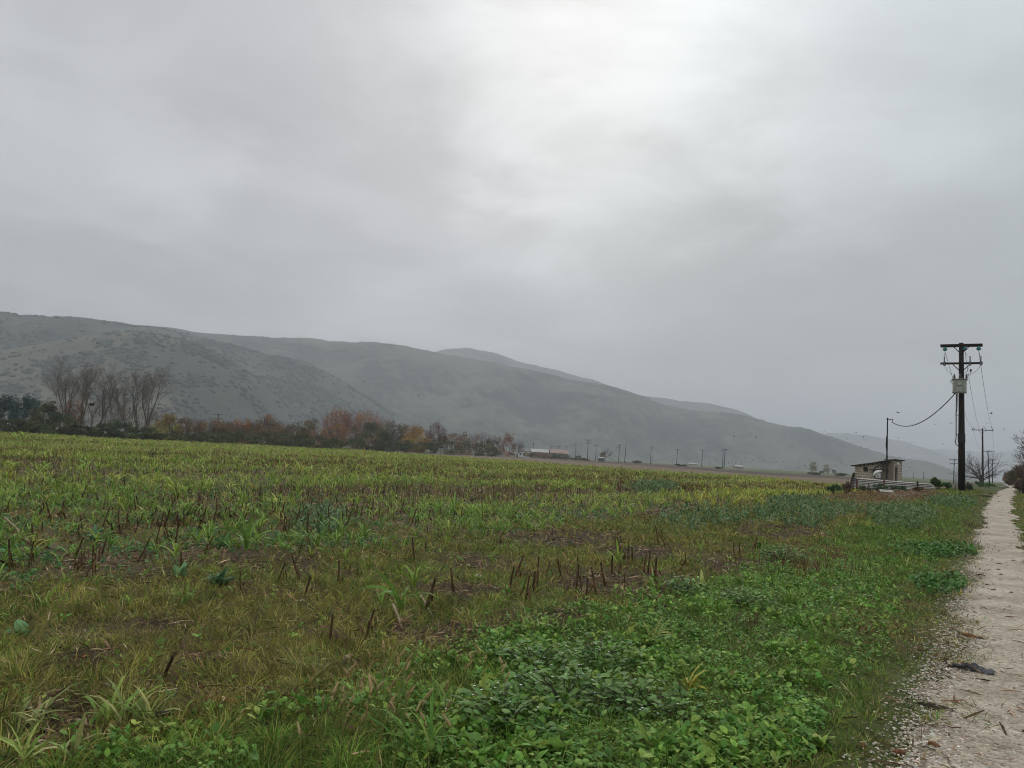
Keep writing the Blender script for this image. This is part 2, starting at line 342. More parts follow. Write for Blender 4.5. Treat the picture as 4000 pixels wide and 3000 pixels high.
def build_track():
    u = np.concatenate([np.arange(-6, 30, .06), np.arange(30, 90, .2), np.arange(90, 260, .8)])
    ps = []
    for (a, b), k in ((LT, 70), (RT, 75)):
        v0 = a+edge(u, k); v1 = b+edge(u, k+5)+.18*(1-ss(3, 9, u))*(b > 0); s = np.linspace(0, 1, 7)
        v = v0[:, None]*(1-s)+v1[:, None]*s+bend(u)[:, None]; uu = np.repeat(u[:, None], 7, 1)
        x, y = xy(uu, v); z = gz(x, y)+.012+.0005*np.hypot(x, y)-.01*np.array([1.6, 0, 0, 0, 0, 0, 1.6])
        V = np.stack([x, y, z], -1).reshape(-1, 3); n = len(u)
        i = np.arange(n-1)[:, None]*7+np.arange(6)[None]
        ps.append((V, np.stack([i, i+1, i+8, i+7], -1).reshape(-1, 4), np.zeros((len(V), 3))))
    V, F, c = join(ps)
    tag(link('dirt_track', mesh_np('dirt_track', V, F[:, ::-1], M_road, None, True)), 'pale gravel farm track of two wheel ruts leading away at the right', 'track', kind='structure')
build_track()
def stones(n, posfun, s0, s1, cols, name):
    oc = np.array([[1,0,0],[0,1,0],[-1,0,0],[0,-1,0],[.55,.55,.7],[-.6,.5,.7],[-.5,-.6,.65],[.55,-.5,.7]]); of = np.array([[0,1,4,4],[1,2,5,5],[2,3,6,6],[3,0,7,7],[0,4,7,7],[1,5,4,4],[2,6,5,5],[3,7,6,6]])
    oF = np.array([[0,1,5-1,4]]) 
    F0 = np.array([[0,1,4],[1,5,4],[1,2,5],[2,6,5],[2,3,6],[3,7,6],[3,0,7],[0,4,7],[4,5,6],[4,6,7]])
    x, y = posfun(n); n = len(x); s = np.exp(rng.uniform(math.log(s0), math.log(s1), n)); a = rng.uniform(0, 6.28, n)
    P = oc[None]*(1+rng.normal(0, .18, (n, 8, 3)))*s[:, None, None]*np.stack([rng.uniform(.7,1.3,n), rng.uniform(.5,.9,n), rng.uniform(.4,.75,n)], -1)[:, None]
    c_, s_ = np.cos(a)[:, None], np.sin(a)[:, None]
    V = np.stack([P[...,0]*c_-P[...,1]*s_+x[:,None], P[...,0]*s_+P[...,1]*c_+y[:,None], P[...,2]+(gz(x, y)+.012)[:,None]], -1).reshape(-1, 3)
    F = (np.arange(n)[:, None, None]*8+F0[None]).reshape(-1, 3)
    return link(name, mesh_np(name, V, F, M_stone, np.repeat(pick(n, cols), 8, 0)))
M_stone = leafmat('stone', 0, .8, .3, 60, .2)
def gravel_pos(n):
    u = 3.2*np.exp(rng.random(n)*math.log(26/3.2)); side = rng.random(n)
    v = np.where(side < .42, .33+rng.normal(0, .15, n), np.where(side < .93, rng.uniform(-.7, .5, n), rng.normal(-.6, .12, n)))
    return xy(u, v)
o = stones(34000, gravel_pos, .004, .015, [(.42,.37,.29),(.34,.29,.22),(.24,.185,.13),(.52,.47,.39),(.17,.13,.09)], 'gravel')
tag(o, 'loose pale pebbles along the edges of the track', 'gravel', kind='stuff')
# ------------------------------------------------------------------ vegetation: grass
GREEN = [(.105,.20,.032),(.15,.235,.042),(.085,.165,.03),(.19,.235,.055)]
OLIVE = [(.22,.22,.045),(.27,.245,.055),(.14,.175,.038),(.30,.255,.08),(.36,.29,.13),(.15,.10,.05)]
def weedy(px, py, x, y):
    w = (fbm(x, y, .9, 61)-.5)*.9
    m = np.maximum.reduce([pmask(px, py, 1820, 2420, 2720, 2860, w), pmask(px, py, 2050, 2640, 3050, 3120, w), pmask(px, py, 2450, 2330, 3150, 2700, w),
        pmask(px, py, 2650, 2230, 3300, 2520, w), pmask(px, py, 3150, 2180, 3500, 2400, w), pmask(px, py, 1500, 2850, 2300, 3150, w), pmask(px, py, 2900, 2120, 3250, 2260, w)*.7, pmask(px, py, 2700, 2600, 3250, 3000, w)*.8])
    return m
def tongue_(x, y): return ss(.5, .62, fbm(x, y, .55, 106))
def bare(x, y): return ss(.56, .68, fbm(x, y, 1.1, 66))
def build_grass():
    parts = []
    x, y, r = sample(760000, 2.6, 75, 1.7)
    u, v, px, py, w, field, tan, dark = zones(x, y)
    b = bend(u)
    road = ((v > LT[0]+b+edge(u, 70)+.02) & (v < LT[1]+b+edge(u, 75)-.02-.24*tongue_(x, y))) | ((v > RT[0]+b) & (v < RT[1]+b))
    we = weedy(px, py, x, y); ba = bare(x, y)
    margin = ss(3.4, 4.4, v+w)*(1-field)
    p = np.where(v < 3.9, .95-.5*we, .95-.55*ba)*(1-field*(.55+.3*ss(12, 30, r)))*(1-.5*tan)*(1-dark)
    tongue = ss(.5, .62, fbm(x, y, .55, 106))
    p = p*np.maximum(ss(.1, .5, v-LT[1]-edge(u, 75)+(v < -.4)*9), tongue*.7*(v > LT[1]-.28))
    p = p*(1-.88*litpatch(px, py, x, y))
    keep = (rng.random(len(x)) < p) & ~road
    x, y, r, u, v, px, py, w, we, ba, margin, field, tan = [q[keep] for q in (x, y, r, u, v, px, py, w, we, ba, margin, field, tan)]
    n = len(x); tall = fbm(x, y, .55, 80)
    # blades grow in tussocks: every blade leans away from the middle of the one it stands in
    cs = .17+.00*r; hx, hy = np.floor(x/cs).astype(int), np.floor(y/cs).astype(int); H1, H2, H3, H4 = (_P[(hx*7+k*31) & 255, (hy*13+k*17) & 255] for k in range(4))
    tx, ty = (hx+.15+.7*H1)*cs, (hy+.15+.7*H2)*cs; tus = (rng.random(n) < .72)*(r < 30); q = rng.normal(0, .042, (2, n))
    x = np.where(tus, tx+q[0], x); y = np.where(tus, ty+q[1], y); out = np.arctan2(q[0], q[1]); clump = H3*tus
    L = (.05+.075*tall+.085*clump)*rng.uniform(.55, 1.35, n)*(1-.35*(v < 1.2))*(1+.15*ss(10, 40, r)); L *= 1-.35*ss(.3, .9, tan)
    Wd = np.maximum(.0044, r*.00062)*rng.uniform(.6, 1.4, n)
    az = np.where(tus, out+rng.normal(0, .55, n)+1.2*(fbm(x, y, .8, 88)-.5), rng.uniform(0, 6.283, n))
    green = pick(n, GREEN); ol = pick(n, OLIVE, [2.6,2.4,2.6,2.2,1.6,1.5]); lush = np.clip(ss(.42, .62, fbm(x, y, 1.6, 90))*.4+we*.5+ss(.55, .95, v)*(1-ss(3.0, 3.9, v+w))*.62+.33*(H4 > .74)*tus, 0, 1)
    c = np.where((rng.random(n) < lush*.92)[:, None], green, ol)*(.42+1.0*H2*tus+.5*(1-tus))[:, None]; c = np.where((tan > .5)[:, None], pick(n, [(.17,.125,.08),(.14,.10,.06),(.12,.115,.055)]), c)
    dead = pmask(px, py, 3000, 2120, 3300, 2230, w)+pmask(px, py, 3250, 1905, 3700, 1965, w)*.8+.5*ss(.63, .72, fbm(x, y, 1.4, 91))*(v < 3.5)
    c = np.where((rng.random(n) < dead)[:, None], pick(n, [(.19,.11,.055),(.14,.08,.045),(.25,.17,.09)]), c)
    base = np.stack([x, y, gz(x, y)-.006], -1)
    V, F, C = ribbons(base, L, Wd, az, rng.uniform(.1, 1.0, n), rng.uniform(.3, 1.6, n), 2, BL, c, rng.normal(0, .5, n))
    tag(link('grass', mesh_np('grass', V, F, M_grass, C)), 'short olive and green grass over the field margin and track verge', 'grass', kind='stuff')
build_grass()
# ------------------------------------------------------------------ vegetation: broadleaf weeds
def rosettes(x, y, r, nl, l0, l1, asp, cols, th=(.35, 1.15), bnd=(.3, 1.0), h=0.0, wts=None):
    n = len(x); k = n*nl; X = np.repeat(x, nl); Y = np.repeat(y, nl); Rr = np.repeat(r, nl)
    a = rng.uniform(0, 6.283, k); L = rng.uniform(l0, l1, k)*np.maximum(1, Rr*.03); s = np.repeat(np.exp(rng.normal(0, .25, n)), nl); L = L*s
    c = np.repeat(pick(n, cols, wts, .15), nl, 0)*np.exp(rng.normal(0, .12, (k, 1)))
    base = np.stack([X+rng.normal(0, .01, k), Y+rng.normal(0, .01, k), gz(X, Y)+rng.random(k)*h*s], -1)
    return ribbons(base, L, L*asp*rng.uniform(.8, 1.2, k), a, rng.uniform(*th, k), rng.uniform(*bnd, k), 3, LEAF, c, rng.normal(0, .35, k))
LUSH = [(.115,.235,.038),(.14,.265,.044),(.185,.295,.05),(.09,.195,.036),(.225,.305,.06)]
CLOV = [(.14,.26,.05),(.18,.29,.06),(.10,.22,.045)]
BLUE = [(.13,.20,.09),(.11,.18,.075),(.165,.235,.11),(.085,.155,.055)]
def thist(px, py, x, y):
    w = (fbm(x, y, 1.5, 95)-.5)*.9
    return np.maximum.reduce([pmask(px, py, 2930, 1955, 3330, 2062, w), pmask(px, py, 3370, 1972, 3680, 2068, w),
        pmask(px, py, 3600, 1945, 3830, 1990, w)*.7, pmask(px, py, 2450, 1890, 2640, 1935, w), pmask(px, py, 2550, 2000, 2960, 2075, w)*.55, pmask(px, py, 1150, 1990, 1350, 2095, w*.6)])
def build_weeds():
    parts = []
    x, y, r = sample(300000, 2.8, 42, 1.4); u, v, px, py, w, field, tan, dark = zones(x, y); we = weedy(px, py, x, y)
    verge = ss(.75, 1.2, v+w*.5)*(1-ss(3.2, 4.0, v+w)); pat = ss(.42, .58, fbm(x, y, .5, 99))
    p = we*.75*(.35+.65*pat)+.42*verge*pat+.007*(v > 3.6)*(v < FE); k = (rng.random(len(x)) < p) & (v > .55)
    kind = vn(x, y, .45, 104)+rng.normal(0, .12, len(x))
    a = k & (kind > .52); parts.append(rosettes(x[a], y[a], r[a], 5, .016, .046, .66, LUSH, h=.06))
    a = k & (kind <= .52); parts.append(rosettes(x[a], y[a], r[a], 5, .012, .030, .85, CLOV, th=(.6, 1.35), h=.05))
    x, y, r = sample(90000, 7, 45, 1.2); u, v, px, py, w, field, tan, dark = zones(x, y)
    p = field*(1-.6*ss(14, 40, r))*(.15+.75*ss(.42, .55, fbm(x, y, 1.6, 93)))*(1-.6*bands(x, y)); k = rng.random(len(x)) < p
    parts.append(rosettes(x[k], y[k], r[k], 4, .022, .05, .6, [(.075,.19,.06),(.10,.22,.06),(.06,.15,.05)], h=.06))
    x, y, r = sample(75000, 9, 80, 1.0); u, v, px, py, w, field, tan, dark = zones(x, y)
    k = (rng.random(len(x)) < 1.3*thist(px, py, x, y)) & (v > .5)
    parts.append(rosettes(x[k], y[k], r[k], 7, .045, .10, .40, BLUE, th=(.1, 1.1), h=.16))
    x, y, r = sample(60000, 6, 25, 1.0, 36); u, v, px, py, w, field, tan, dark = zones(x, y); w = w*.9
    k = (rng.random(len(x)) < np.maximum(pmask(px, py, 3480, 2130, 3830, 2185, w), .8*pmask(px, py, 3580, 2250, 3790, 2330, w))) & (v > .3); parts.append(rosettes(x[k], y[k], r[k], 6, .03, .06, .8, [(.075,.165,.04),(.095,.19,.048)], h=.09))
    V, F, C = join(parts)
    tag(link('broadleaf_weeds', mesh_np('broadleaf_weeds', V, F, M_leaf, C)), 'low green broadleaf weeds matting the verge beside the track', 'weeds', kind='stuff')
build_weeds()
# ------------------------------------------------------------------ straw and leaf litter
def build_litter():
    x, y, r = sample(170000, 2.8, 60, 1.35); u, v, px, py, w, field, tan, dark = zones(x, y)
    b = bands(x, y); ba = bare(x, y)
    line = ss(.5, .75, fbm(u*.25, v, .9, 101))
    p = np.where(v > 3.6, .10+.75*ba*line*(v < FE+.5)+field*(.18+.55*b)+.6*ss(FE-1.4, FE-.2, v+w)*(1-ss(FE+.2, FE+1.4, v+w)), .02+(v > .45)*.02)*(v > .3)*(1-.8*weedy(px, py, x, y))*(1-dark)
    p = np.maximum(p, litpatch(px, py, x, y)); p = np.maximum(p, .10*((v > -.25) & (v < .55)))
    k = rng.random(len(x)) < p*.75; x, y, r = x[k], y[k], r[k]; n = len(x)
    L = np.exp(rng.uniform(math.log(.03), math.log(.2), n))*np.maximum(1, r*.03); Wd = np.maximum(rng.uniform(.005, .018, n), r*.0008)
    c = pick(n, [(.20,.125,.07),(.13,.08,.048),(.32,.23,.14),(.08,.048,.032),(.44,.35,.23),(.2,.07,.03)], [3,3,2.4,3,.8,.3], .25)
    base = np.stack([x, y, gz(x, y)+rng.uniform(.006, .035, n)], -1)
    V, F, C = ribbons(base, L, Wd, rng.uniform(0, 6.283, n), rng.uniform(1.05, 1.6, n), rng.uniform(-.1, .7, n), 2, [.6, 1, .4], c, rng.normal(0, .6, n))
    tag(link('straw_litter', mesh_np('straw_litter', V, F, M_dry, C)), 'dry brown maize leaves and straw scattered over the soil', 'litter', kind='stuff')
build_litter()
# ------------------------------------------------------------------ maize: seedlings and broken stalks
MAIZE = [(.24,.32,.05),(.29,.355,.06),(.185,.275,.045),(.33,.345,.085)]; YEL = [(.34,.36,.055),(.30,.34,.05),(.37,.34,.075)]; EMER = [(.15,.26,.05),(.175,.285,.052),(.21,.30,.055)]
def maize_leaves(x, y, z, sc, nl, segs, cols, wmul=1.0):
    n = len(x); k = n*nl; R_ = lambda q: np.repeat(q, nl); s = R_(sc)
    lev = np.tile(np.arange(nl)/nl, n); L = rng.uniform(.20, .40, k)*s; Wd = rng.uniform(.018, .034, k)*s*R_(np.broadcast_to(wmul, (n,)))
    a = R_(rng.uniform(0, 6.283, n))+np.tile(np.arange(nl)*2.6, n)+rng.normal(0, .5, k)
    base = np.stack([R_(x), R_(y), R_(z)+lev*.09*s], -1); c = R_(np.arange(n)); c = cols[c]*np.exp(rng.normal(0, .12, (k, 1)))
    prof = MZ if segs == 4 else ([.8, 1, .1] if segs == 2 else BL3)
    return ribbons(base, L, Wd, a, rng.uniform(.1, .5, k), rng.uniform(.7, 2.0, k), segs, prof, c, rng.normal(0, .35, k))
def maize_cols(x, y, px, py):
    n = len(x); c = pick(n, MAIZE, None, .14); fr = ss(30, 70, np.hypot(x, y))
    c = np.where((rng.random(n) < .12+.38*fr)[:, None], pick(n, [(.27,.26,.075),(.30,.27,.09),(.22,.22,.06)], None, .14), c)
    ye = pmask(px, py, 2550, 1885, 3560, 1985, (fbm(x, y, 4, 111)-.5)*.7); c = np.where((rng.random(n) < ye*.9)[:, None], pick(n, YEL, None, .12), c)
    em = np.clip((1-ss(14, 26, np.hypot(x, y)))*.7+.3*ss(.5, .6, fbm(x, y, 5, 113)), 0, 1); return np.where((rng.random(n) < em)[:, None], pick(n, EMER, None, .14), c)
def field_points(n, r0, r1, k): 
    x, y, r = sample(n, r0, r1, k); u, v, px, py, w, field, tan, dark = zones(x, y); return x, y, r, u, v, px, py, field
def inframe(px, py): return (px > 15) & (px < 3985) & (py < 2985)
def build_maize():
    x, y, r, u, v, px, py, field = field_points(190000, 6.5, 250, 1.0)
    v2 = np.round(v/.375)*.375+rng.normal(0, .07, len(v)); x, y = xy(u, v2)
    b = bands(x, y); den = np.interp(r, [6, 14, 26, 60, 120, 250], [.16, .42, .62, .85, 1, 1])
    p = field*(1-(.88-.3*ss(40, 90, r))*b)*den*(.35+.3*ss(25, 60, r)+(.65-.3*ss(25, 60, r))*ss(.40, .52, fbm(x, y, 1.8, 117)))*(1-.8*thist(px, py, x, y)); p += .008*(v > 4)*(v < FE)*(r < 30)
    k = rng.random(len(x)) < p; x, y, r, px, py = x[k], y[k], r[k], px[k], py[k]
    z = gz(x, y); cols = maize_cols(x, y, px, py); sc = np.exp(rng.normal(-.2, .33, len(x)))*(.7+.5*fbm(x, y, 3, 119))
    idx = np.argsort(np.where(inframe(px, py), r/sc, 1e9))[:300]; near = np.zeros(len(x), bool); near[idx] = True
    f = ~near; parts = []
    for a, c, nl, sg, wm in ((0, 35, 6, 3, 1.0), (35, 80, 5, 2, 1.3), (80, 400, 4, 2, 1.8)):
        m = f & (r >= a) & (r < c)
        if m.any(): parts.append(maize_leaves(x[m], y[m], z[m], sc[m]*(1.0 if a < 80 else 1.05), nl, sg, cols[m], np.maximum(wm, r[m]*.02)))
    V, F, C = join(parts)
    tag(link('maize_seedlings', mesh_np('maize_seedlings', V, F, M_leaf, C)), 'carpet of yellow green maize seedlings filling the far field', 'seedlings', kind='stuff')
    var = []
    for i in range(14):
        c = np.array([[(EMER+EMER+MAIZE[:1]+MAIZE[2:3])[i % 8]]])[0]*.92; q = maize_leaves(np.zeros(1), np.zeros(1), np.zeros(1), np.ones(1), 6+i % 3, 4, np.array(c))
        var.append(mesh_np('maize_seedling', *q[:2], M_leaf, q[2]))
    for i in idx:
        o = link('maize_seedling', var[rng.integers(14)], None, (x[i], y[i], z[i]-.01)); s = sc[i]*.74; o.scale = (s, s, s*rng.uniform(.85, 1.2)); o.rotation_euler = (0, 0, rng.uniform(0, 6.28))
        tag(o, 'young green maize seedling with arching leaves at the near edge of the field', 'maize plant', 'maize seedlings at the near edge of the field')
build_maize()
def stalk_mesh(i):
    h = [.30, .24, .36, .28, .2, .33][i]; mb = MB(); r0 = .0105; pts = []; rr = []
    lx, ly = random.uniform(-.12, .12), random.uniform(-.12, .12)
    for k in range(7):
        t = k/6; pts.append((lx*h*t+random.uniform(-.003, .003), ly*h*t, h*t-.03)); rr.append(r0*(1.25-.35*t)*(1.18 if k in (2, 4) else 1))
    mb.tube(pts, rr, 7)
    for k in range(4+i % 4):                                            # torn leaf sheaths
        a = random.uniform(0, 6.28); z = random.uniform(.02, h*.5); dx, dy = math.cos(a), math.sin(a); l = random.uniform(.08, .2)
        q = [(dx*.012, dy*.012, z+.03), (dx*(.012+l*.5), dy*(.012+l*.5), z+.02), (dx*(.012+l), dy*(.012+l), max(z-l*.7, .0))]
        w = random.uniform(.006, .016); V = []
        for (a1, b1, c1), s in zip(q, (1, 1, .3)): V += [(a1-dy*w*s, b1+dx*w*s, c1), (a1+dy*w*s, b1-dx*w*s, c1)]
        mb.add(V, [(0,1,3,2),(2,3,5,4)])
    return mb.mesh('maize_stalk', M_stalk)
def build_stalks():
    n = 200000; x, y, r, u, v, px, py, field = field_points(n, 5.5, 200, 1.0)
    v2 = np.round(v/.75)*.75+rng.normal(0, .05, n); u2 = np.round(u/.19)*.19+rng.normal(0, .05, n); x, y = xy(u2, v2); px, py = proj(x, y, gz(x, y))
    b = bands(x, y); row = (np.abs(v2-3.75*round(4.5/.75/5)) < .1)
    p = field*(.06+.62*b)*np.interp(r, [5, 12, 30, 80, 150, 200], [.22, .5, .8, .75, .32, .18])+.006*(v > 4.2)*(v < FE)*(r < 16)
    k = rng.random(n) < p; x, y, r, px, py = x[k], y[k], r[k], px[k], py[k]
    # the clear row of stalks left standing in the margin
    hx = []
    for px0, py0 in ((2055,2350),(2100,2300),(2080,2310),(2195,2270),(2250,2310),(2330,2330),(2290,2345),(2365,2290),(2390,2240),(2415,2240),(2430,2180),(2450,2210),(2440,2290),(2470,2200),(2510,2240),(2530,2240),(2560,2270),(2650,2240),(2680,2210),(2575,2130),(2870,2180),(2890,2165),(2950,2150),
                     (1290,2520),(1425,2500),(1325,2285),(2130,2260),(1990,2310),(1620,2200),(1770,2310),(1660,2390),(300,2235),(320,2210),(360,2230),(385,2205),(40,2235),(55,2215),(170,2150),(130,2120),(290,2190),(395,2180),(680,2150),(160,1900),(480,1960)):
        g = G(px0, py0); hx.append((g.x, g.y))
    hx = np.array(hx); m = len(hx)
    x = np.concatenate([hx[:, 0], x]); y = np.concatenate([hx[:, 1], y]); px, py = proj(x, y, gz(x, y)); r = np.hypot(x, y); r[:m] *= .5
    idx = np.argsort(np.where(inframe(px, py), r, 1e9))[:300]; near = np.zeros(len(x), bool); near[idx] = True
    var = [stalk_mesh(i) for i in range(6)]
    for i in idx:
        tl = rng.normal(0, .16, 2) if rng.random() > .13 else rng.normal(0, .75, 2)
        o = link('maize_stalk', var[rng.integers(6)], None, (x[i], y[i], float(gz(x[i], y[i])))); s = np.exp(rng.uniform(-.6, .22)) if i >= m else rng.uniform(.8, 1.25); o.scale = (s**.6*rng.uniform(.7, 1.2), s**.6*rng.uniform(.7, 1.2), s); o.rotation_euler = (np.clip(tl[0], -1.2, 1.2), np.clip(tl[1], -1.2, 1.2), rng.uniform(0, 6.28))
        g = np.hypot(x[i], y[i]); fld = uv(x[i], y[i])[1] > FE-.8
        if fld: tag(o, 'dark broken maize stalk left standing at the near edge of the field', 'maize stalk', 'broken stalks at the near edge of the field')
        else: tag(o, 'brown cut maize stalk standing in the grassy strip before the field', 'maize stalk', 'cut stalks in the grassy margin')
    f = ~near; X, Y = x[f], y[f]; r = np.hypot(X, Y); n = len(X); Z = gz(X, Y)
    w = np.maximum(.013, r*.00042)*rng.uniform(.8, 1.3, n); L = rng.uniform(.12, .34, n); c = pick(n, [(.11,.066,.036),(.16,.098,.053),(.065,.04,.024),(.24,.155,.085)], [3,2.5,2,1.1], .2)
    base = np.stack([X, Y, Z-.02], -1); a = rng.uniform(0, 6.283, n); t0 = np.abs(rng.normal(0, .15, n)); az = rng.uniform(0, 6.283, n); parts = []
    for k in range(2):                                                  # crossed strips give the stalk body
        V, F, C = ribbons(base, L, w, az, t0, 0, 1, [1, .8], c, np.full(n, k*1.57)); parts.append((V, F, C))
    V, F, C = join(parts)
    tag(link('maize_stubble', mesh_np('maize_stubble', V, F, M_stub, C)), 'dark rows of broken maize stubble across the far field', 'stubble', kind='stuff')
build_stalks()
# ------------------------------------------------------------------ hills
def build_hill(name, label, D, sky, c_grass, c_shrub, thr, wd=2.6, nu=260, ns=34, k=0, shade=None):
    px = np.linspace(sky[0][0], sky[-1][0], nu); py = np.interp(px, [q[0] for q in sky], [q[1] for q in sky])
    py = np.convolve(np.pad(py, 2, 'edge'), [.1,.2,.4,.2,.1], 'valid')
    d = np.array([ray(a, b) for a, b in zip(px, py)]); h_ = np.hypot(d[:,0], d[:,1]); ux, uy = d[:,0]/h_, d[:,1]/h_
    H = np.maximum(EYE+D*d[:,2]/h_, 1.0)
    ru = np.arctan2(ux, uy)*D                                            # arc length along the crest
    H = H+(fbm(ru, ru*0, 60, k)-.5)*.035*H
    s = np.concatenate([np.linspace(-1.3, -.15, 6), np.linspace(0, 1, ns)])
    wid = H*wd+60
    rr = D-wid[:, None]*s[None]
    prof = np.where(s < 0, 1-np.minimum(1, -s/1.3)**1.5, (1-np.clip(s, 0, 1)**1.25))
    X = ux[:, None]*rr; Y = uy[:, None]*rr
    gul = (fbm(ru[:, None]+s[None]*120, s[None]*D*.12, 260, k+5)-.5)*.34*np.sin(np.pi*np.clip(s, 0, 1))[None]+(fbm(X, Y, 70, k+9)-.5)*.05*np.clip(np.abs(s)*6, 0, 1)[None]
    Z = H[:, None]*(prof[None]+gul)-1.0
    V = np.stack([X, Y, Z], -1).reshape(-1, 3); n = len(s)
    i = np.arange(nu-1)[:, None]*n+np.arange(n-1)[None]; F = np.stack([i, i+1, i+n+1, i+n], -1).reshape(-1, 4)
    x, y = V[:,0], V[:,1]; zf = np.clip(V[:,2]/np.repeat(H, n), 0, 1)
    m = ss(thr-.07, thr+.07, .5*fbm(x, y, 140, k+12)+.27*fbm(x, y, 34, k+15)+.23*vn(x, y, 11, k+17))[:, None]
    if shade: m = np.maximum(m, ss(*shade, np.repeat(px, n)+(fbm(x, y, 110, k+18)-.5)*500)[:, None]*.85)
    c = np.array(c_grass)*(1-m)+np.array(c_shrub)*m
    tag(link(name, mesh_np(name, V, F, M_hill, c, True)), label, 'hill', kind='structure')
    return X, Y, Z, H, m.reshape(nu, n), s
def blobs(pts, size, c, name, label):
    """rounded scrub bushes as one uncountable cover"""
    n = len(pts); t = (1+5**.5)/2
    B = np.array([[-1,t,0],[1,t,0],[-1,-t,0],[1,-t,0],[0,-1,t],[0,1,t],[0,-1,-t],[0,1,-t],[t,0,-1],[t,0,1],[-t,0,-1],[-t,0,1]])/1.9
    Fb = np.array([[0,11,5],[0,5,1],[0,1,7],[0,7,10],[0,10,11],[1,5,9],[5,11,4],[11,10,2],[10,7,6],[7,1,8],[3,9,4],[3,4,2],[3,2,6],[3,6,8],[3,8,9],[4,9,5],[2,4,11],[6,2,10],[8,6,7],[9,8,1]])
    P = B[None]*(1+rng.normal(0, .22, (n, 12, 3)))*size[:, None, None]*np.stack([rng.uniform(.8,1.6,n), rng.uniform(.8,1.6,n), rng.uniform(.6,1.0,n)], -1)[:, None]+pts[:, None]
    F = (np.arange(n)[:, None, None]*12+Fb[None]).reshape(-1, 3)
    tag(link(name, mesh_np(name, P.reshape(-1, 3), F, M_crown, np.repeat(c, 12, 0))), label, 'scrub', kind='stuff')
GRS, SHR = (.092,.086,.055), (.036,.043,.031)
def build_hills():
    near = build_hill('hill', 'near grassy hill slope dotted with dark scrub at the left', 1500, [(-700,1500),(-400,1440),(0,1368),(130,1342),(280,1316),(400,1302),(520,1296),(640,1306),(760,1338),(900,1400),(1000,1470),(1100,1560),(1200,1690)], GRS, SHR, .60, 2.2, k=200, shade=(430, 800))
    spur = build_hill('hill', 'long hill spur behind the grassy slope, covered in dark scrub', 1900, [(-700,1160),(-400,1182),(0,1217),(30,1222),(180,1236),(320,1240),(420,1252),(560,1272),(690,1288),(820,1320),(960,1360),(1104,1392),(1180,1404),(1224,1423),(1322,1477),(1433,1544),(1508,1594),(1602,1659),(1690,1730)], (.062,.064,.045), SHR, .47, 2.0, k=220)
    main = build_hill('hill', 'broad dark middle ridge sloping down to the right', 2600, [(300,1235),(560,1272),(800,1301),(1000,1317),(1080,1318),(1240,1325),(1440,1337),(1540,1345),(1640,1362),(1720,1376),(1898,1410),(2079,1446),(2260,1488),(2405,1510),(2531,1554),(2570,1572),(2642,1590),(2715,1603),(2787,1606),(2854,1610),(2908,1623),(2952,1634),(2987,1644),(3052,1658),(3117,1667),(3166,1676),(3215,1696),(3296,1721),(3342,1737),(3400,1757),(3472,1778),(3537,1790),(3622,1800),(3658,1812),(3700,1828),(3760,1848),(3850,1873)], (.085,.085,.06), (.03,.036,.027), .49, 2.4, k=240, nu=700, ns=90)
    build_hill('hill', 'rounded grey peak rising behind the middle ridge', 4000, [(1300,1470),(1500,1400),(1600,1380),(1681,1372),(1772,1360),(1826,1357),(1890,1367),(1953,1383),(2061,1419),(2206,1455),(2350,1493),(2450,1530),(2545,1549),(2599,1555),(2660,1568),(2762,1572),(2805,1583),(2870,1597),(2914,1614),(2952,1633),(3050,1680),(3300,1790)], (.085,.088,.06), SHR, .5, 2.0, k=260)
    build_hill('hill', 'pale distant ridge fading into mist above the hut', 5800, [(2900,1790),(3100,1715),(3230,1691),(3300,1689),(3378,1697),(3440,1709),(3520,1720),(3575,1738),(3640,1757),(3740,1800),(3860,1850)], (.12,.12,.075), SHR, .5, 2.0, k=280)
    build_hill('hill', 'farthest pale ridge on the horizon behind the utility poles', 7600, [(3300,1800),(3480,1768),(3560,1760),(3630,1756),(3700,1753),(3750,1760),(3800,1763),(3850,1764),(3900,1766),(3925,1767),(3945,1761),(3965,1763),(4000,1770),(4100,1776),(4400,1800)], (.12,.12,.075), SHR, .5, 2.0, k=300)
    pts = []; size = []
    for (X, Y, Z, H, m, s), n, lo, hi, fr in ((near, 5200, 1.0, 5.2, .16), (spur, 9000, 1.2, 5.0, .75), (main, 0, 1.6, 4.2, .5)):
        nu, ns = X.shape; a = rng.integers(6, ns-1, n*3); b = rng.random(n*3)*(nu-2); bi = b.astype(int); f = b-bi; g = rng.random(n*3)
        def q(A): return (A[bi, a]*(1-g)+A[bi, a+1]*g)*(1-f)+(A[bi+1, a]*(1-g)+A[bi+1, a+1]*g)*f
        x, y, z, mm = q(X), q(Y), q(Z), q(m)
        cl = ss(.46, .62, .6*fbm(x, y, 60, 320)+.4*fbm(x, y, 190, 325)); k = rng.random(n*3) < np.clip(.06+.9*cl*(fr+mm), 0, 1)*.55
        x, y, z = x[k][:n], y[k][:n], z[k][:n]; pts.append(np.stack([x, y, z], -1)); size.append(np.exp(rng.uniform(math.log(lo), math.log(hi), len(x))))
        # bushes standing along the crest
        j = rng.integers(0, nu-1, 260); g = rng.random(260); cx = X[j, 6]*(1-g)+X[j+1, 6]*g; cy = Y[j, 6]*(1-g)+Y[j+1, 6]*g; cz = Z[j, 6]*(1-g)+Z[j+1, 6]*g
        kk = fbm(cx, cy, 45, 330) > .46; pts.append(np.stack([cx, cy, cz], -1)[kk]); size.append(rng.uniform(1.3, 3.2, kk.sum()))
    pts = np.concatenate(pts); size = np.concatenate(size)
    blobs(pts, size, pick(len(pts), [(.040,.052,.030),(.05,.06,.036),(.034,.044,.028)], None, .15), 'hillside_scrub', 'dark scrub bushes scattered over the near hillsides')
build_hills()
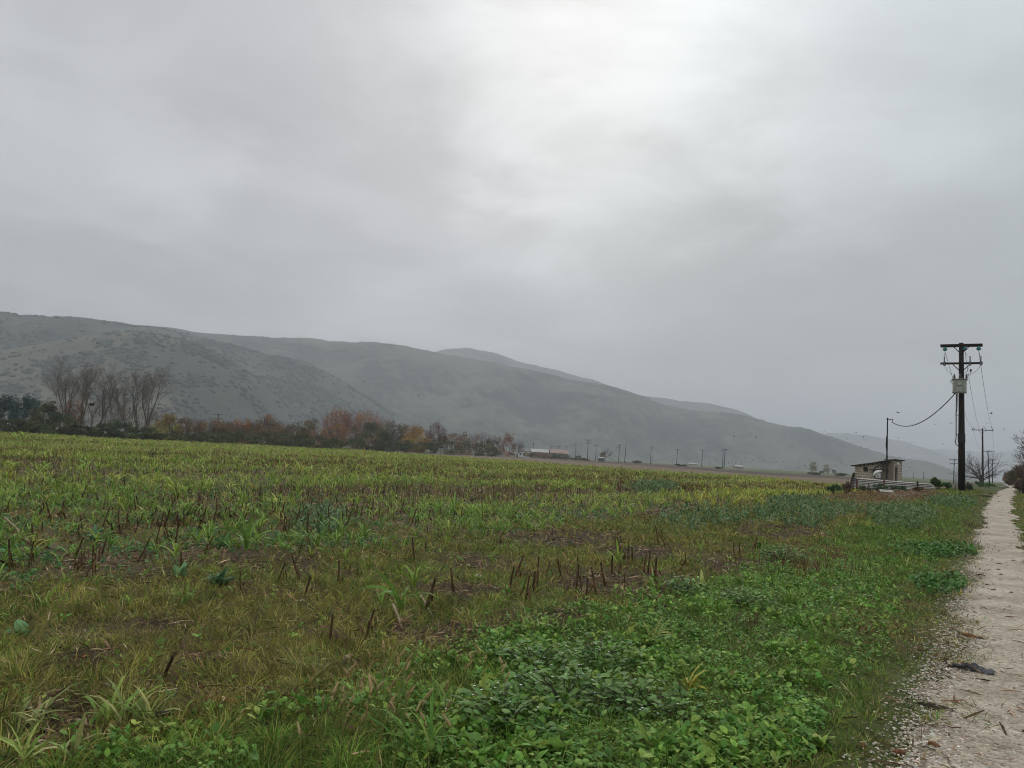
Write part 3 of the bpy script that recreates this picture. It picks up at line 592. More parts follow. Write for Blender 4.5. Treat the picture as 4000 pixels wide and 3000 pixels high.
# ------------------------------------------------------------------ trees
M_bare = solid('grey_twig', (.115,.097,.085), (.19,.16,.14), 3, .9, .1, stretch=(1,1,.3))
def branch(segs, p, d, L, r, lev, kids, up, spread, wob=.18):
    n = 5 if lev > 0 else 3
    pts = [p.copy()]; q = p.copy(); dd = d.normalized()
    for i in range(n):
        dd = (dd+Vector((random.gauss(0, wob), random.gauss(0, wob), random.gauss(0, wob)*.5+up*.12))).normalized(); q = q+dd*(L/n); pts.append(q.copy())
    rr = [max(r*(1-.72*i/n), .009) for i in range(n+1)]; segs.append((pts, rr, lev))
    if lev <= 0: return
    for k in range(kids[0]):
        t = .25+.75*(k+random.random())/kids[0]; i = min(int(t*n), n-1); f = t*n-i; b = pts[i].lerp(pts[i+1], min(f, 1))
        ax = dd.orthogonal().normalized(); ax.rotate(__import__('mathutils').Quaternion(dd, random.uniform(0, 6.28)))
        nd_ = (dd*math.cos(spread)+ax*math.sin(spread)*random.uniform(.7, 1.2)).normalized()
        branch(segs, b, nd_, L*random.uniform(.42, .68)*(1.15-.45*t), max(rr[i]*.55, .01), lev-1, kids[1:] or kids, up, spread, wob)
def skel_mesh(name, segs, mat, fat=1.0):
    mb = MB()
    for pts, rr, lev in segs: mb.tube(pts, [q*fat for q in rr], 6 if lev >= 3 else (4 if lev == 2 else 3), False)
    return mb.mesh(name, mat)
def crown_mesh(name, c, rx_, ry_, rz_, n, leaf, cols, clumps=26, hollow=.55, jit=.2, tilt=1.2, wts=None, low=-.55):
    cc = rng.normal(0, 1, (clumps*3, 3)); cc /= np.linalg.norm(cc, axis=1)[:, None]; cc = cc[cc[:, 2] > low][:clumps]; k = len(cc)
    rad_ = rng.uniform(hollow, .92, k)**.7; cc = cc*rad_[:, None]; sz = rng.uniform(.16, .38, k)
    i = rng.choice(k, n, p=sz**1.5/np.sum(sz**1.5)); o = rng.normal(0, 1, (n, 3)); o /= np.linalg.norm(o, axis=1)[:, None]; o *= (rng.random(n)**.45)[:, None]
    P = cc[i]+o*sz[i][:, None]; P = P*np.array([rx_, ry_, rz_])+np.array(c)
    col = pick(k, cols, wts, jit)[i]*np.exp(rng.normal(0, .14, (n, 1)))
    L = leaf*rng.uniform(.6, 1.5, n)
    V, F, C = ribbons(P, L, L*.7, rng.uniform(0, 6.28, n), rng.uniform(0, tilt, n), rng.uniform(0, 1, n), 2, [.3, 1, .2], col, rng.uniform(-1.5, 1.5, n))
    return mesh_np(name, V, F, M_crown, C)
DG = [(.078,.098,.048),(.095,.115,.053),(.07,.08,.046),(.10,.095,.055)]; BG = [(.042,.078,.066),(.052,.092,.076)]; OL = [(.115,.115,.05),(.095,.10,.046),(.145,.125,.055)]
BR = [(.22,.15,.085),(.25,.16,.09),(.19,.14,.085)]; RB = [(.30,.165,.11),(.26,.14,.095),(.33,.185,.12)]; PK = [(.33,.22,.165),(.29,.20,.15)]; OR = [(.38,.21,.085),(.34,.19,.085),(.42,.25,.10)]; GO = [(.34,.22,.055),(.27,.19,.06),(.38,.25,.06)]; YG = [(.26,.23,.075),(.20,.20,.07)]
def leafy(name, label, cat, px, top, wpx, Y, cols, group, n=2200, leaf=.26, low=-.12, trunk=True, twigs=0, depth=.8, clumps=26, hollow=.45):
    g = gpt(px, Y); H = max(zfor(g.x, g.y, top)-g.z, .6); w = wpx/FPX*Y/2
    t = thing(name, label, cat, g, 0, group)
    cz = H*(.5+low*.5); link('crown', crown_mesh('crown', (0,0,cz), w, w*depth, H*(.5-low*.5)*1.02, n, leaf, cols, clumps, hollow, low=-.95), t)
    segs = []
    if trunk:
        for k in range(3 if twigs else 1):
            a = random.uniform(0, 6.28); q = w*.35*(k > 0)
            branch(segs, Vector((math.cos(a)*q, math.sin(a)*q*.6, -.05)), Vector((random.gauss(0, .1), random.gauss(0, .1), 1)), H*.8, max(.05, H*.016), 2, [5, 4], .5, .7)
    for k in range(twigs):
        a = random.uniform(0, 6.28); q = math.sqrt(random.random())*w*.95
        p = Vector((math.cos(a)*q, math.sin(a)*q*depth, H*random.uniform(.25, .7))); l = (H-p.z)*random.uniform(.8, 1.3)*(1-.3*(q/w)**2)
        segs.append(([p, p+Vector((random.gauss(0, .12)*l, random.gauss(0, .12)*l, l*.6)), p+Vector((random.gauss(0, .22)*l, random.gauss(0, .22)*l, l))], [.03, .02, .008], 0))
    if segs: link('trunk' if cat == 'tree' else 'branches', skel_mesh('trunk', segs, M_twig), t)
    return t
HG = 'trees and shrubs of the far hedge'
def hedgeY(px):
    d = ray(px, hor(px)); a = math.atan2(d[0], d[1]); r = 150/math.sin(rad(32.15)-a) if a < rad(10) else 400; return r*math.cos(a)
def build_hedge():
    T = leafy
    rows = [ # label, category, centre, top, width, colours, leaf count, twigs, depth offset
     ('blue green conifer at the very left end of the far hedge','tree',18,1543,78,BG,2600,0,26), ('blue green bushy tree second from the left in the far hedge','tree',100,1549,92,BG,2800,0,22),
     ('dark green rounded tree left of the tallest bare tree','tree',165,1576,95,DG,2800,0,8), ('dark green shrub at the foot of the tallest bare tree','shrub',237,1618,105,DG,2600,0,-2),
     ('low dark shrub under the blue green trees at the left','shrub',45,1640,170,DG,2600,0,-8), ('low dark shrub below the dark green rounded tree','shrub',140,1648,120,DG,2000,0,-9),
     ('orange leaved sapling behind the tallest bare tree','tree',286,1556,62,[(.2,.105,.06),(.17,.1,.06)],1100,14,14), ('small orange shrub between the first two bare trees','shrub',240,1580,45,[(.2,.105,.06),(.17,.1,.06)],500,8,18),
     ('low green shrub under the second bare tree','shrub',325,1660,100,DG,1600,0,-4), ('low green shrub under the nest tree','shrub',398,1655,90,DG,1600,0,-4),
     ('dark green bush between the leaning bare trees','shrub',468,1646,98,DG,2200,0,-4), ('low olive shrub under the last two bare trees','shrub',545,1668,95,OL+DG,1600,6,-4),
     ('thin brown thicket behind the leaning bare trees','shrub',430,1560,150,[(.11,.085,.07),(.13,.10,.08)],700,90,25), ('thin brown thicket behind the last bare trees','shrub',560,1580,140,[(.12,.085,.065),(.13,.10,.08)],700,80,25),
     ('yellow orange shrub right of the last bare tree','shrub',655,1630,82,YG+[(.22,.13,.045)],1800,20,-2), ('yellow leaved bush right of the bare trees','shrub',612,1666,80,YG,1500,12,-6),
     ('rusty brown shrub beside the yellow orange one','shrub',735,1637,95,BR+[(.15,.08,.045)],1700,70,0), ('tall brown twiggy shrub right of the rusty one','shrub',822,1640,100,BR,1600,90,0),
     ('purplish brown twiggy shrub in the left half of the hedge','shrub',888,1645,95,BR,1500,90,0), ('orange topped brown shrub in the left half of the hedge','shrub',955,1637,92,BR+OR,1600,80,0),
     ('reddish round topped shrub, highest of the twiggy row','tree',1043,1618,72,RB+BR,1700,50,4), ('brown shrub right of the reddish round topped one','shrub',1000,1648,88,BR,1500,70,0),
     ('dull brown shrub halfway along the hedge','shrub',1094,1648,88,BR,1500,70,0), ('olive yellow shrub halfway along the hedge','shrub',1145,1656,98,OL+YG,1700,50,0), ('brown yellow shrub under the small vase shaped tree','shrub',1188,1668,70,OL+BR,1200,30,-3),
     ('pinkish brown shrub left of the tall red tree','shrub',1258,1672,70,RB+BR,1100,30,0), ('tall rusty red tree above the middle of the hedge','tree',1310,1590,98,RB,3400,10,6), ('orange brown low tree under the tall rusty red tree','tree',1300,1660,110,OR+BR,1700,16,2),
     ('pink brown thin tree right of the tall rusty red tree','tree',1372,1640,82,PK,1700,30,10), ('tall orange tree behind the big dark green tree','tree',1432,1590,86,OR+RB,2800,14,14), ('pale pink tree right of the tall orange one','tree',1488,1622,70,PK,1500,24,16),
     ('big dark green tree standing forward in the hedge','tree',1448,1652,150,DG,4200,0,-6), ('olive green tree beside the big dark green one','tree',1522,1648,96,OL+DG,2400,12,-2),
     ('slim pinkish tree left of the golden tree','tree',1588,1656,56,PK+RB,1300,20,10), ('golden yellow tree in the right half of the hedge','tree',1624,1664,84,GO,2600,6,0), ('low golden bush under the golden tree','shrub',1602,1698,98,GO+OL,2000,6,-5),
     ('dark red tree with gappy crown right of the golden tree','tree',1702,1652,66,[(.13,.06,.055),(.10,.05,.048)],1500,26,4), ('brown tree right of the dark red one','tree',1762,1692,92,BR,1700,40,0), ('mid brown twiggy tree in the right half of the hedge','tree',1818,1696,76,BR+RB,1300,60,2),
     ('thin reddish bare crowned tree near the hedge end','tree',1872,1686,60,RB+BR,800,60,4), ('dark brown upright tree beside the white house','tree',1922,1700,46,BR+DG,1100,40,0), ('pink red tree behind the white house','tree',1976,1693,60,PK+RB,2200,10,34), ('grey bare shrub right of the white house','tree',2022,1722,44,[(.12,.105,.095)],250,60,20)]
    for lab, cat, px, top, w, cols, n, tw, dy in rows:
        Y = hedgeY(px)+dy; T('hedge_tree' if cat == 'tree' else 'hedge_shrub', lab, cat, px, top, w*1.28, Y, cols, HG, int(n*1.7), .25 if n > 900 else .2, -.12, True, tw, clumps=34)
    for i, (px, top, w) in enumerate([(640,1690,120),(760,1690,120),(860,1684,130),(960,1688,120),(1060,1692,120),(1160,1698,120),(1255,1705,110),(1345,1704,110),(1560,1720,120),(1660,1722,110),(1745,1718,130),(1840,1724,110),(1905,1744,80)]):
        T('hedge_shrub', 'low dark green undergrowth shrub along the foot of the hedge', 'shrub', px, top, w*1.3, hedgeY(px)-8, DG, 'dark shrubs along the foot of the hedge', 1700, .26, -.05, True, 3)
    T('vase_tree', 'small vase shaped tree with visible forked trunk in the hedge', 'tree', 1215, 1636, 64, hedgeY(1215), OL+BR, HG, 700, .2, .55, True, 60)
build_hedge()
def bare_tree(name, label, px, base_py, top_px, top, wpx, Y, mat, group, lean0=0.0, kids=(9, 7, 5, 4), n_limb=3, sp=.55, up=.42, fat=1.0, trunkf=.28):
    g = gpt(px, Y); H = zfor(g.x, g.y, top)-g.z; w = wpx/FPX*Y; t = thing(name, label, 'tree', g, 0, group)
    lean = (top_px-px)/FPX*Y-math.tan(ROLL-rad(1.0))*H*0; d = Vector((lean*.8, 0, H)).normalized()
    segs = []; th = H*trunkf; r = H*.013*fat
    pts = [Vector((0,0,-.1)), Vector((lean*.12, 0, th*.5)), Vector((lean*.30, 0, th))]; segs.append((pts, [r*1.3, r*1.05, r*.9], 4))
    for k in range(n_limb):
        a = 6.28*k/n_limb+random.uniform(-.4, .4); dd = (d+Vector((math.cos(a)*w/H*.95, math.sin(a)*w/H*.7, random.uniform(-.05, .05)))).normalized()
        branch(segs, pts[-1]-Vector((0,0,th*.12*k)), dd, (H-th)*random.uniform(.62, .82), r*.72, 3, list(kids), up, sp, .13)
    link('trunk', skel_mesh('trunk', [q for q in segs if q[2] >= 3], M_bark), t); link('crown', skel_mesh('crown', [q for q in segs if q[2] < 3], mat, 1.0), t)
    return t
def build_bare():
    Gp = 'tall bare trees at the left'; random.seed(21)
    D = [('tall bare tree with the widest crown, leftmost of the leafless row',252,262,1416,160,8,4,9), ('bare tree leaning right, second of the leafless row',303,352,1425,95,6,3,8), ('short thin bare tree holding a dark nest',354,368,1500,50,10,2,6), ('bare tree leaning far right, in the middle of the leafless row',374,438,1430,80,8,3,8),
         ('short bare tree leaning right under the taller ones',416,462,1560,60,4,2,6), ('bare tree leaning left, third from the right of the row',494,440,1490,90,6,3,8), ('slim straight bare tree, second from the right of the row',540,512,1448,60,8,3,7), ('wide bare tree at the right end of the leafless row',576,572,1440,110,7,3,9)]
    for lab, px, tp, top, w, dy, nl, k in D:
        tall = top < 1480
        bare_tree('bare_tree', lab, px, 1700, tp, top, w, hedgeY(px)+dy, M_bare, Gp, kids=(k, 8, 6), n_limb=nl, trunkf=.24 if tall else .4)
    g = at(358, 1579, hedgeY(354)+9.0); mb = MB()
    for i in range(60):
        a = random.uniform(0, 6.28); p = Vector((math.cos(a)*random.uniform(.1,.5), math.sin(a)*random.uniform(.1,.5), random.uniform(-.25, .25))); q = Vector((-math.sin(a), math.cos(a), random.uniform(-.4,.4)))*.35
        mb.tube([p-q, p, p+q], .03, 3)
    mb.lathe((0,0,-.3), [(.05,0),(.4,.12),(.5,.3),(.36,.42)], 9)
    tag(mb.build('bird_nest', solid('nest_twigs', (.02,.016,.013), (.04,.032,.025), 10), None, g), 'dark bird nest in the fork of a thin bare tree', 'nest')
build_bare()
# ------------------------------------------------------------------ trees by the track and out on the plain
def build_side_trees():
    random.seed(33)
    def spreading(name, label, px, top, wpx, Y, n, L, mat, group=None, fat=1.0):
        g = gpt(px, Y); H = zfor(g.x, g.y, top)-g.z; w = wpx/FPX*Y/2; t = thing(name, label, 'tree', g, 0, group); st = []; tw = []
        st.append(([Vector((0,0,-.1)), Vector((.05,0,H*.15)), Vector((.02,0.05,H*.3))], [.22*fat, .26*fat, .2*fat], 4))
        for k in range(n):
            a = random.uniform(0, 6.28); e = random.uniform(.15, 1.25); d = Vector((math.cos(a)*math.cos(e), math.sin(a)*math.cos(e), math.sin(e)))
            branch(tw, Vector((random.gauss(0,.15), random.gauss(0,.15), H*random.uniform(.16, .32))), d, (w*math.cos(e)**2+H*.75*math.sin(e)**2)*random.uniform(.7, 1.1), .055*fat, 2, [6, 4], .4, .5, .14)
        link('trunk', skel_mesh('trunk', st, mat), t); link('crown', skel_mesh('crown', tw, mat, 1.1), t); return t
    spreading('pollard_tree', 'low bare pollard with spreading branches beside the second utility pole', 3832, 1780, 165, 118, 24, 3, M_bark)
    Y = 62; right = [(4062,1700,60,52,'bare tree overhanging the right edge of the picture'),(4110,1660,70,60,'taller bare tree just beyond the right edge')]
    for px, top, w, Y, lab in right: bare_tree('bare_tree', lab, px, 1900, px-8, top, w, Y, M_bare, 'bare trees right of the track', kids=(9, 6, 4), n_limb=4, sp=.6, up=.3, trunkf=.15)
    G2 = 'brown thicket right of the track'
    leafy('roadside_shrub', 'dark brown twiggy thicket at the right edge beside the track', 'shrub', 4018, 1812, 84, 66, OL+[(.17,.145,.115),(.14,.12,.095)], G2, 1800, .12, -.05, True, 200)
    leafy('roadside_shrub', 'greyish brown thicket narrowing toward the end of the track', 'shrub', 3985, 1826, 70, 100, OL+[(.17,.145,.115)], G2, 1600, .16, -.05, True, 160)
    leafy('roadside_shrub', 'olive grey thicket at the far end of the track', 'shrub', 3952, 1838, 62, 150, OL+BR, G2, 1900, .2, -.05, True, 120)
    leafy('roadside_shrub', 'misty grey thicket farthest along the track', 'shrub', 3938, 1850, 46, 215, OL+BR, G2, 1200, .25, -.05, True, 60)
    leafy('roadside_shrub', 'dark shrub low at the right edge above the second wheel rut', 'shrub', 3996, 1868, 60, 58, DG+BR, G2, 1500, .1, -.05, True, 80)
    for lab, px, top, w, Y, c, n in [('pale yellow tree standing alone in the misty fields',3177,1805,36,520,[(.24,.20,.08),(.2,.18,.08)],1100), ('smaller pale yellow tree right of the lone one in the mist',3230,1814,28,560,[(.2,.18,.08)],800), ('round misty bush right of the pale yellow trees',3258,1835,20,560,[(.16,.15,.08)],500), ('low dark bush between the two pale yellow trees',3212,1838,22,520,DG,500),
            ('small yellow bush beneath the leaning bare tree by the shed',2354,1767,26,405,YG,900), ('low dark bush by the field poles near the farm',2258,1779,26,430,DG,500),
            ('grey green bush in front of the pink farm building',2190,1776,90,380,OL+DG,1500), ('low brown bush left of the pink farm building',2120,1772,80,385,BR,1300), ('low grey bush before the grey roofed house',2062,1768,60,385,BR+OL,1000), ('low bush in front of the white house',1990,1769,50,360,BR+OL,900), ('long low hedge bush right of the pink farm building',2260,1790,90,372,DG+OL,1200),
            ('low dark bush far right along the ploughed strip',3290,1850,60,300,DG,900), ('low dark bush along the ploughed strip below the yellow trees',3180,1848,60,310,DG,900), ('small shrub by the paired poles across the field',2805,1826,26,330,DG,400), ('low bush along the ploughed strip in the middle distance',2660,1814,50,350,DG,700), ('small dark shrub on the ploughed strip right of the lone pole',2490,1800,34,370,DG,500)]:
        leafy('field_bush' if n < 1100 or w > 45 else 'yellow_tree', lab, 'tree' if 'tree stand' in lab or 'smaller' in lab else 'bush', px, top, w, Y, c, 'bushes out on the plain', n, .35, .0, True, 4)
    bare_tree('leaning_tree', 'bare tree leaning right beside the small shed across the field', 2352, 1790, 2392, 1748, 62, 405, M_bark, None, kids=(8, 5, 4), n_limb=3, sp=.5, up=.4, fat=1.4)
build_side_trees()
def build_weed_bushes():
    random.seed(5)
    for lab, px, top, w, Y, c, n in [('tall leafy green weed at the right end of the stacked pipes',3662,1868,46,56,[(.07,.135,.04),(.09,.16,.05)],1500), ('shorter dark green weed between the pipes and the grey post',3700,1884,44,57,[(.085,.155,.05),(.10,.175,.06)],1100),
          ('dark green leafy clump left of the stacked pipes',3258,1895,54,50,[(.07,.15,.06),(.085,.17,.07)],1100), ('green weed clump under the stacked pipes at the middle',3440,1893,60,54,[(.08,.13,.065)],700), ('green weed clump under the stacked pipes toward the right',3510,1898,70,54,[(.08,.13,.065)],800), ('green weed clump under the left end of the pipes',3380,1896,60,55,[(.10,.13,.065),(.13,.11,.065)],600),
          ('grey brown dead weed beside the main utility pole',3785,1886,30,56,[(.13,.11,.075),(.10,.11,.06)],600), ('bright green tall weed at the foot of the second utility pole',3828,1880,40,92,[(.07,.135,.05),(.09,.15,.06)],900), ('green weed patch in front of the pollard tree',3860,1888,60,86,[(.09,.16,.06)],1100), ('reddish brown dead weed at the left end of the pipes',3310,1885,50,53,[(.14,.10,.06),(.12,.085,.05)],700),
          ('brown dead weed before the right end of the pipes',3588,1918,40,48,[(.13,.10,.06),(.11,.09,.05)],500)]:
        g = gpt(px, Y); H = max(zfor(g.x, g.y, top)-g.z, .35); wd = w/FPX*Y/2; t = thing('weed_bush', lab, 'weed', g, 0, 'tall weeds around the hut and poles')
        link('leaves', crown_mesh('leaves', (0,0,H*.48), wd, wd*.8, H*.55, n, .075, c, 22, .2, .15), t); segs = []
        for k in range(12):
            a = random.uniform(0, 6.28); q = random.random()*wd*.7; p = Vector((math.cos(a)*q*.4, math.sin(a)*q*.4, -.03)); e = Vector((math.cos(a)*q, math.sin(a)*q, H*random.uniform(.75, 1.05))); segs.append(([p, p.lerp(e, .5)+Vector((0,0,.05)), e], [.012, .009, .005], 0))
        link('stems', skel_mesh('stems', segs, M_bark), t); t['kind'] = 'thing'
build_weed_bushes()
# ------------------------------------------------------------------ utility poles
PERP = Vector((-RD[1], RD[0], 0))      # across the track
M_glass = solid('turquoise_glass', (.02,.20,.20), (.04,.32,.31), 8, .15, .6); M_ceram = solid('brown_porcelain', (.03,.02,.018), (.07,.045,.035), 8, .25, .5); M_tank = solid('grey_tank_paint', (.27,.29,.25), (.36,.38,.33), 5, .5, .4, bump=.05); M_tank2 = solid('grey_tank_shade', (.22,.235,.20), (.28,.295,.255), 9, .55, .4)
def pole(name, label, px, Y, top_px, top, arms, group, mat=M_farpole, r=.14, armdir=None, base_dz=0.0, ins=True, extra=None):
    """arms: (height below the top, half length, insulators above or below the arm)"""
    g = gpt(px, Y); H = zfor(g.x, g.y, top)-g.z; t = thing(name, label, 'utility pole', g, 0, group)
    tp = at(top_px, top, Y); lean = Vector((tp.x-g.x, 0, 0)); ax = (armdir or PERP).normalized()
    q = lambda z: Vector((lean.x*z/H, 0, z))
    MB().tube([q(-.3), q(H*.5), q(H)], [r*1.25, r, r*.78], 10).build('pole', mat, t, None, True)
    for dz, hl, up in arms:
        c = q(H-dz)+Vector((-ax.y, ax.x, 0))*r; yv = ax.cross(Vector((0,0,1)))
        MB().box(c, (hl*2, .12, .13), ax, yv, (0,0,1)).build('crossarm', mat, t)
        if ins:
            for s in (-.9, -.28 if up else 0, .9):
                p = c+ax*(hl*s); m = MB()
                if up: m.lathe(p+Vector((0,0,.06)), [(.02,0),(.02,.1),(.07,.12),(.05,.17),(.07,.2),(.03,.27)], 8)
                else: m.lathe(p-Vector((0,0,.36)), [(.03,0),(.08,.04),(.04,.1),(.08,.14),(.03,.2),(.015,.3)], 8)
                m.build('insulator', M_ceram, t)
        for s in (-1, 1): MB().tube([c+ax*(hl*.42*s)-Vector((0,0,.06)), q(H-dz-.55)], .022, 4).build('brace', mat, t)
    if extra: extra(t, q, H, ax)
    return t, g, q, H, ax
def main_extra(t, q, H, ax):
    fw = Vector((RD[0], RD[1], 0)); yv = fw
    for z in (1.9, 4.5, 7.0): MB().tube([q(z-.03)+Vector((0,0,0)), q(z+.03)], .235, 10).build('pole_band', M_steel, t)
MP = {}
def build_poles():
    # the transformer pole close by
    g = gpt(3757, 54.5); H = zfor(g.x, g.y, 1340)-g.z
    t = thing('transformer_pole', 'tall dark tarred utility pole carrying a grey transformer beside the track', 'utility pole', g)
    tpx = at(3755, 1340, 54.5); lx = tpx.x-g.x; q = lambda z: Vector((lx*z/H, 0, z)); ax = PERP.normalized(); fw = Vector((RD[0], RD[1], 0)); tc = -fw
    k = 54.5/FPX
    MB().tube([q(-.3), q(H*.35), q(H*.7), q(H)], [.24, .205, .175, .15], 14).build('pole', M_pole, t, None, True)
    zt = zfor(g.x, g.y, 1350)-g.z; z2 = zfor(g.x, g.y, 1421)-g.z; ztb = zfor(g.x, g.y, 1537)-g.z; ztt = zfor(g.x, g.y, 1488)-g.z
    hl = 1.30; pos = {}
    for nm, z, side in (('crossarm', zt, tc), ('crossarm', zt+.0, -tc)):
        MB().box(q(z)+side*.235, (hl*2, .10, .15), ax, fw).build(nm, M_pole, t)
    MB().box(q(z2)+tc*.215, (hl*2, .11, .14), ax, fw).build('crossarm', M_pole, t)
    for z in (zt, z2):
        for s in (-1, 1): MB().tube([q(z)+tc*.2+ax*(.52*s)-Vector((0,0,.08)), q(z-.62)+tc*.17], .03, 5).build('brace', M_pole, t)
    for s in (-.78, .17, .82):                                          # strain insulators under the top arm; ax points to the left in the picture
        p = q(zt)-ax*(hl*s)+Vector((0,0,-.09)); m = MB().lathe(p+Vector((0,0,-.30)), [(.02,0),(.05,.02),(.15,.08),(.155,.16),(.09,.22),(.13,.25),(.04,.30)], 12); m.build('glass_insulator', M_glass, t, None, True); pos[s] = p+Vector((0,0,-.32))
    cut = {}
    for s in (-.80, .42, .92):                                          # fuse cut-outs on the lower arm
        p = q(z2)+tc*.3-ax*(hl*s); c = link('fuse_cutout', MB().tube([p+Vector((0,0,-.16)), p+Vector((0,0,.1))], .085, 8).mesh('fuse_cutout', M_ceram), t)
        MB().tube([p+Vector((0,0,.02))+tc*.06, p+tc*.13+Vector((0,0,.47))], .038, 7).build('fuse_tube', M_steel, c); cut[s] = p+tc*.1+Vector((0,0,.45))
        MB().box(p+tc*.11+Vector((0,0,-.05)), (.09,.05,.16), ax, fw).build('fuse_clip', M_steel, c)
    # transformer tank hung on the side facing the camera
    w = 57*k*.5/1.18; zc = (ztb+ztt)/2; hh = (ztt-ztb); c = q(zc)+tc*(.62)+ax*.09
    tank = MB(); tank.box(c, (w*2*.97, .72, hh), ax, fw); tk = link('transformer_tank', tank.mesh('transformer_tank', M_tank), t)
    bv = tk.modifiers.new('bevel', 'BEVEL'); bv.width = .04; bv.segments = 3
    MB().box(c+Vector((0,0,hh/2+.025)), (w*2*1.10, .84, .05), ax, fw).build('tank_lid', M_tank2, tk); MB().box(c-Vector((0,0,hh/2+.012)), (w*2*1.0, .7, .03), ax, fw).build('tank_rim', M_tank2, tk)
    pl = MB(); f0 = c+tc*.365
    for i in (-1, 1): pl.box(f0+ax*(.22*i), (.10, .04, hh*.8), (ax*1+Vector((0,0,0))).normalized(), fw, (Vector((0,0,1))-ax*(.13*i)).normalized())
    pl.build('tank_stiffener', M_tank2, tk); MB().box(f0+Vector((0,0,hh*.2))+tc*.012, (.2, .02, .22), ax, fw).build('rating_plate', solid('plate_metal', (.34,.36,.33), (.42,.44,.40), 12, .4, .5, .3), tk)
    MB().box(f0+Vector((0,0,hh*.03))+tc*.015, (.30, .03, .035), ax, fw).build('plate_rail', M_steel, tk)
    for i, (a, b) in enumerate(((.32, -.1), (-.02, .1), (-.42, -.1))):
        p = c+ax*a+fw*b+Vector((0,0,hh/2+.05)); MB().lathe(p, [(.05,0),(.05,.04),(.10,.07),(.05,.1),(.10,.14),(.05,.17),(.09,.21),(.045,.24),(.08,.28),(.03,.31),(.015,.4)], 10).build('bushing', M_ceram, tk, None, True)
    lp = []
    for i in range(11): a = math.pi*(.5+i/10.0); lp.append(c+ax*(w*1.0-.12*math.cos(a))+Vector((0,0,hh*.36+.11*math.sin(a))))
    MB().tube(lp, .022, 5).build('earth_loop', M_wire, tk)
    MB().tube([c+Vector((0,0,-hh/2))+ax*.3-Vector((0,0,.12)), c+Vector((0,0,-hh/2))+ax*.3], .07, 8).build('cable_gland', M_black, tk)
    b0 = q(ztt+.42)-ax*.13; MB().tube([b0, b0-ax*.42, b0-ax*.44+Vector((0,0,.24))], .022, 5).build('arrester_bracket', M_steel, t); MB().lathe(b0-ax*.44+Vector((0,0,.24)), [(.03,0),(.09,.03),(.06,.08),(.09,.12),(.03,.18)], 8).build('surge_arrester', M_ceram, t)
    # conduit and cable down the left side of the pole
    zs = zfor(g.x, g.y, 1697)-g.z; ze = zfor(g.x, g.y, 1742)-g.z
    lft = ax*.33+tc*.05; MB().tube([q(ztb-.02)+lft*.9, q((ztb+zs)/2)+lft, q(zs)+lft], .033, 6).build('conduit', M_black, t)
    MB().tube([q(ztb-.02)+lft*.72, q(ztb-1.1)+lft*.8, q(ztb-1.5)+lft], .018, 5).build('feeder_cable', M_wire, t)
    cp = [q(zs)+lft, q(zs-.3)+lft*1.02, q((zs+ze)/2-.1)+lft*1.12, q(ze+.08)+lft*1.02, q(ze)+lft*.62]; MB().tube(cp, .03, 6).build('cable_loop', M_black, t)
    for py in (1622, 1697): z = zfor(g.x, g.y, py)-g.z; MB().tube([q(z)+lft*1.15, q(z)], .028, 5).build('conduit_clamp', M_steel, t)
    z = zfor(g.x, g.y, 1712)-g.z; MB().tube([q(z-.32), q(z+.32)], .235, 12).build('pole_band', M_black, t)
    jp = [('jumper_wire', pos[-.78], cut[-.80], .06), ('jumper_wire', pos[.17], cut[.42], .15), ('jumper_wire', pos[.82], cut[.92], .1)]
    for nm, a, b, sag in jp: MB().tube([a, a.lerp(b, .5)-Vector((0,0,sag)), b], .011, 4).build(nm, M_wire, t)
    for s, tgt in ((-.80, .32), (.42, -.02), (.92, -.42)):
        a = q(z2)+tc*.3-ax*(hl*s)-Vector((0,0,.17)); b = c+ax*tgt+Vector((0,0,hh/2+.43)); MB().tube([a, a.lerp(b, .35)-Vector((0,0,.22)), a.lerp(b, .7)-Vector((0,0,.2)), b], .011, 4).build('jumper_wire', M_wire, t)
    MP['main'] = [g+pos[s] for s in (-.78, .17, .82)]; MP['gland'] = g+c+Vector((0,0,-hh/2))+ax*.3-Vector((0,0,.1))
    G1 = 'utility poles along the track'
    line = []
    for lab, px, Y, tp, top, arms in [('second utility pole from the camera along the track, single crossarm', 3839, 144, 3838, 1673, [(.35, 1.75, True)]), ('third utility pole along the track, leaning left at the top', 3865, 232, 3859, 1760, [(.3, 1.55, True)]), ('fourth utility pole along the track with two crossarms', 3877, 310, 3877, 1793, [(.3, 1.6, True), (1.75, 1.5, True)])]:
        line.append(pole('utility_pole', lab, px, Y, tp, top, arms, G1, M_farpole if Y > 200 else M_pole, .16))
    pole('utility_pole', 'misty utility pole with two crossarms left of the transformer pole', 3725, 250, 3728, 1792, [(.3, 1.5, True), (1.5, 1.3, False)], 'utility poles across the plain', M_farpole, .13)
    def ends(k, z=.4):
        t, g, q, H, ax = line[k]; c = q(H-.35)+Vector((-ax.y, ax.x, 0))*.16; return [g+c+ax*(1.75*s)+Vector((0,0,z)) for s in (.9, .28, -.9)]
    def wire(a, b, sag, r, lab, n=24): 
        pts = [a.lerp(b, i/n)-Vector((0,0,sag*4*(i/n)*(1-i/n))) for i in range(n+1)]
        tag(MB().tube(pts, r, 4).build('power_line', M_wire), lab, 'power line', 'power lines along the track')
    for nm, i in (('left', 0), ('middle', 1), ('right', 2)):
        wire(MP['main'][i], ends(0)[i], 1.0, .014, f'{nm} of the three thin wires from the transformer pole to the second pole'); wire(ends(0)[i], ends(1)[i], 1.2, .014, f'{nm} of the three thin wires from the second pole to the third')
        wire(ends(1)[i], ends(2)[i], 1.2, .014, f'{nm} of the three faint wires between the third and fourth poles')
    # poles far across the fields
    G2 = 'utility poles across the plain'
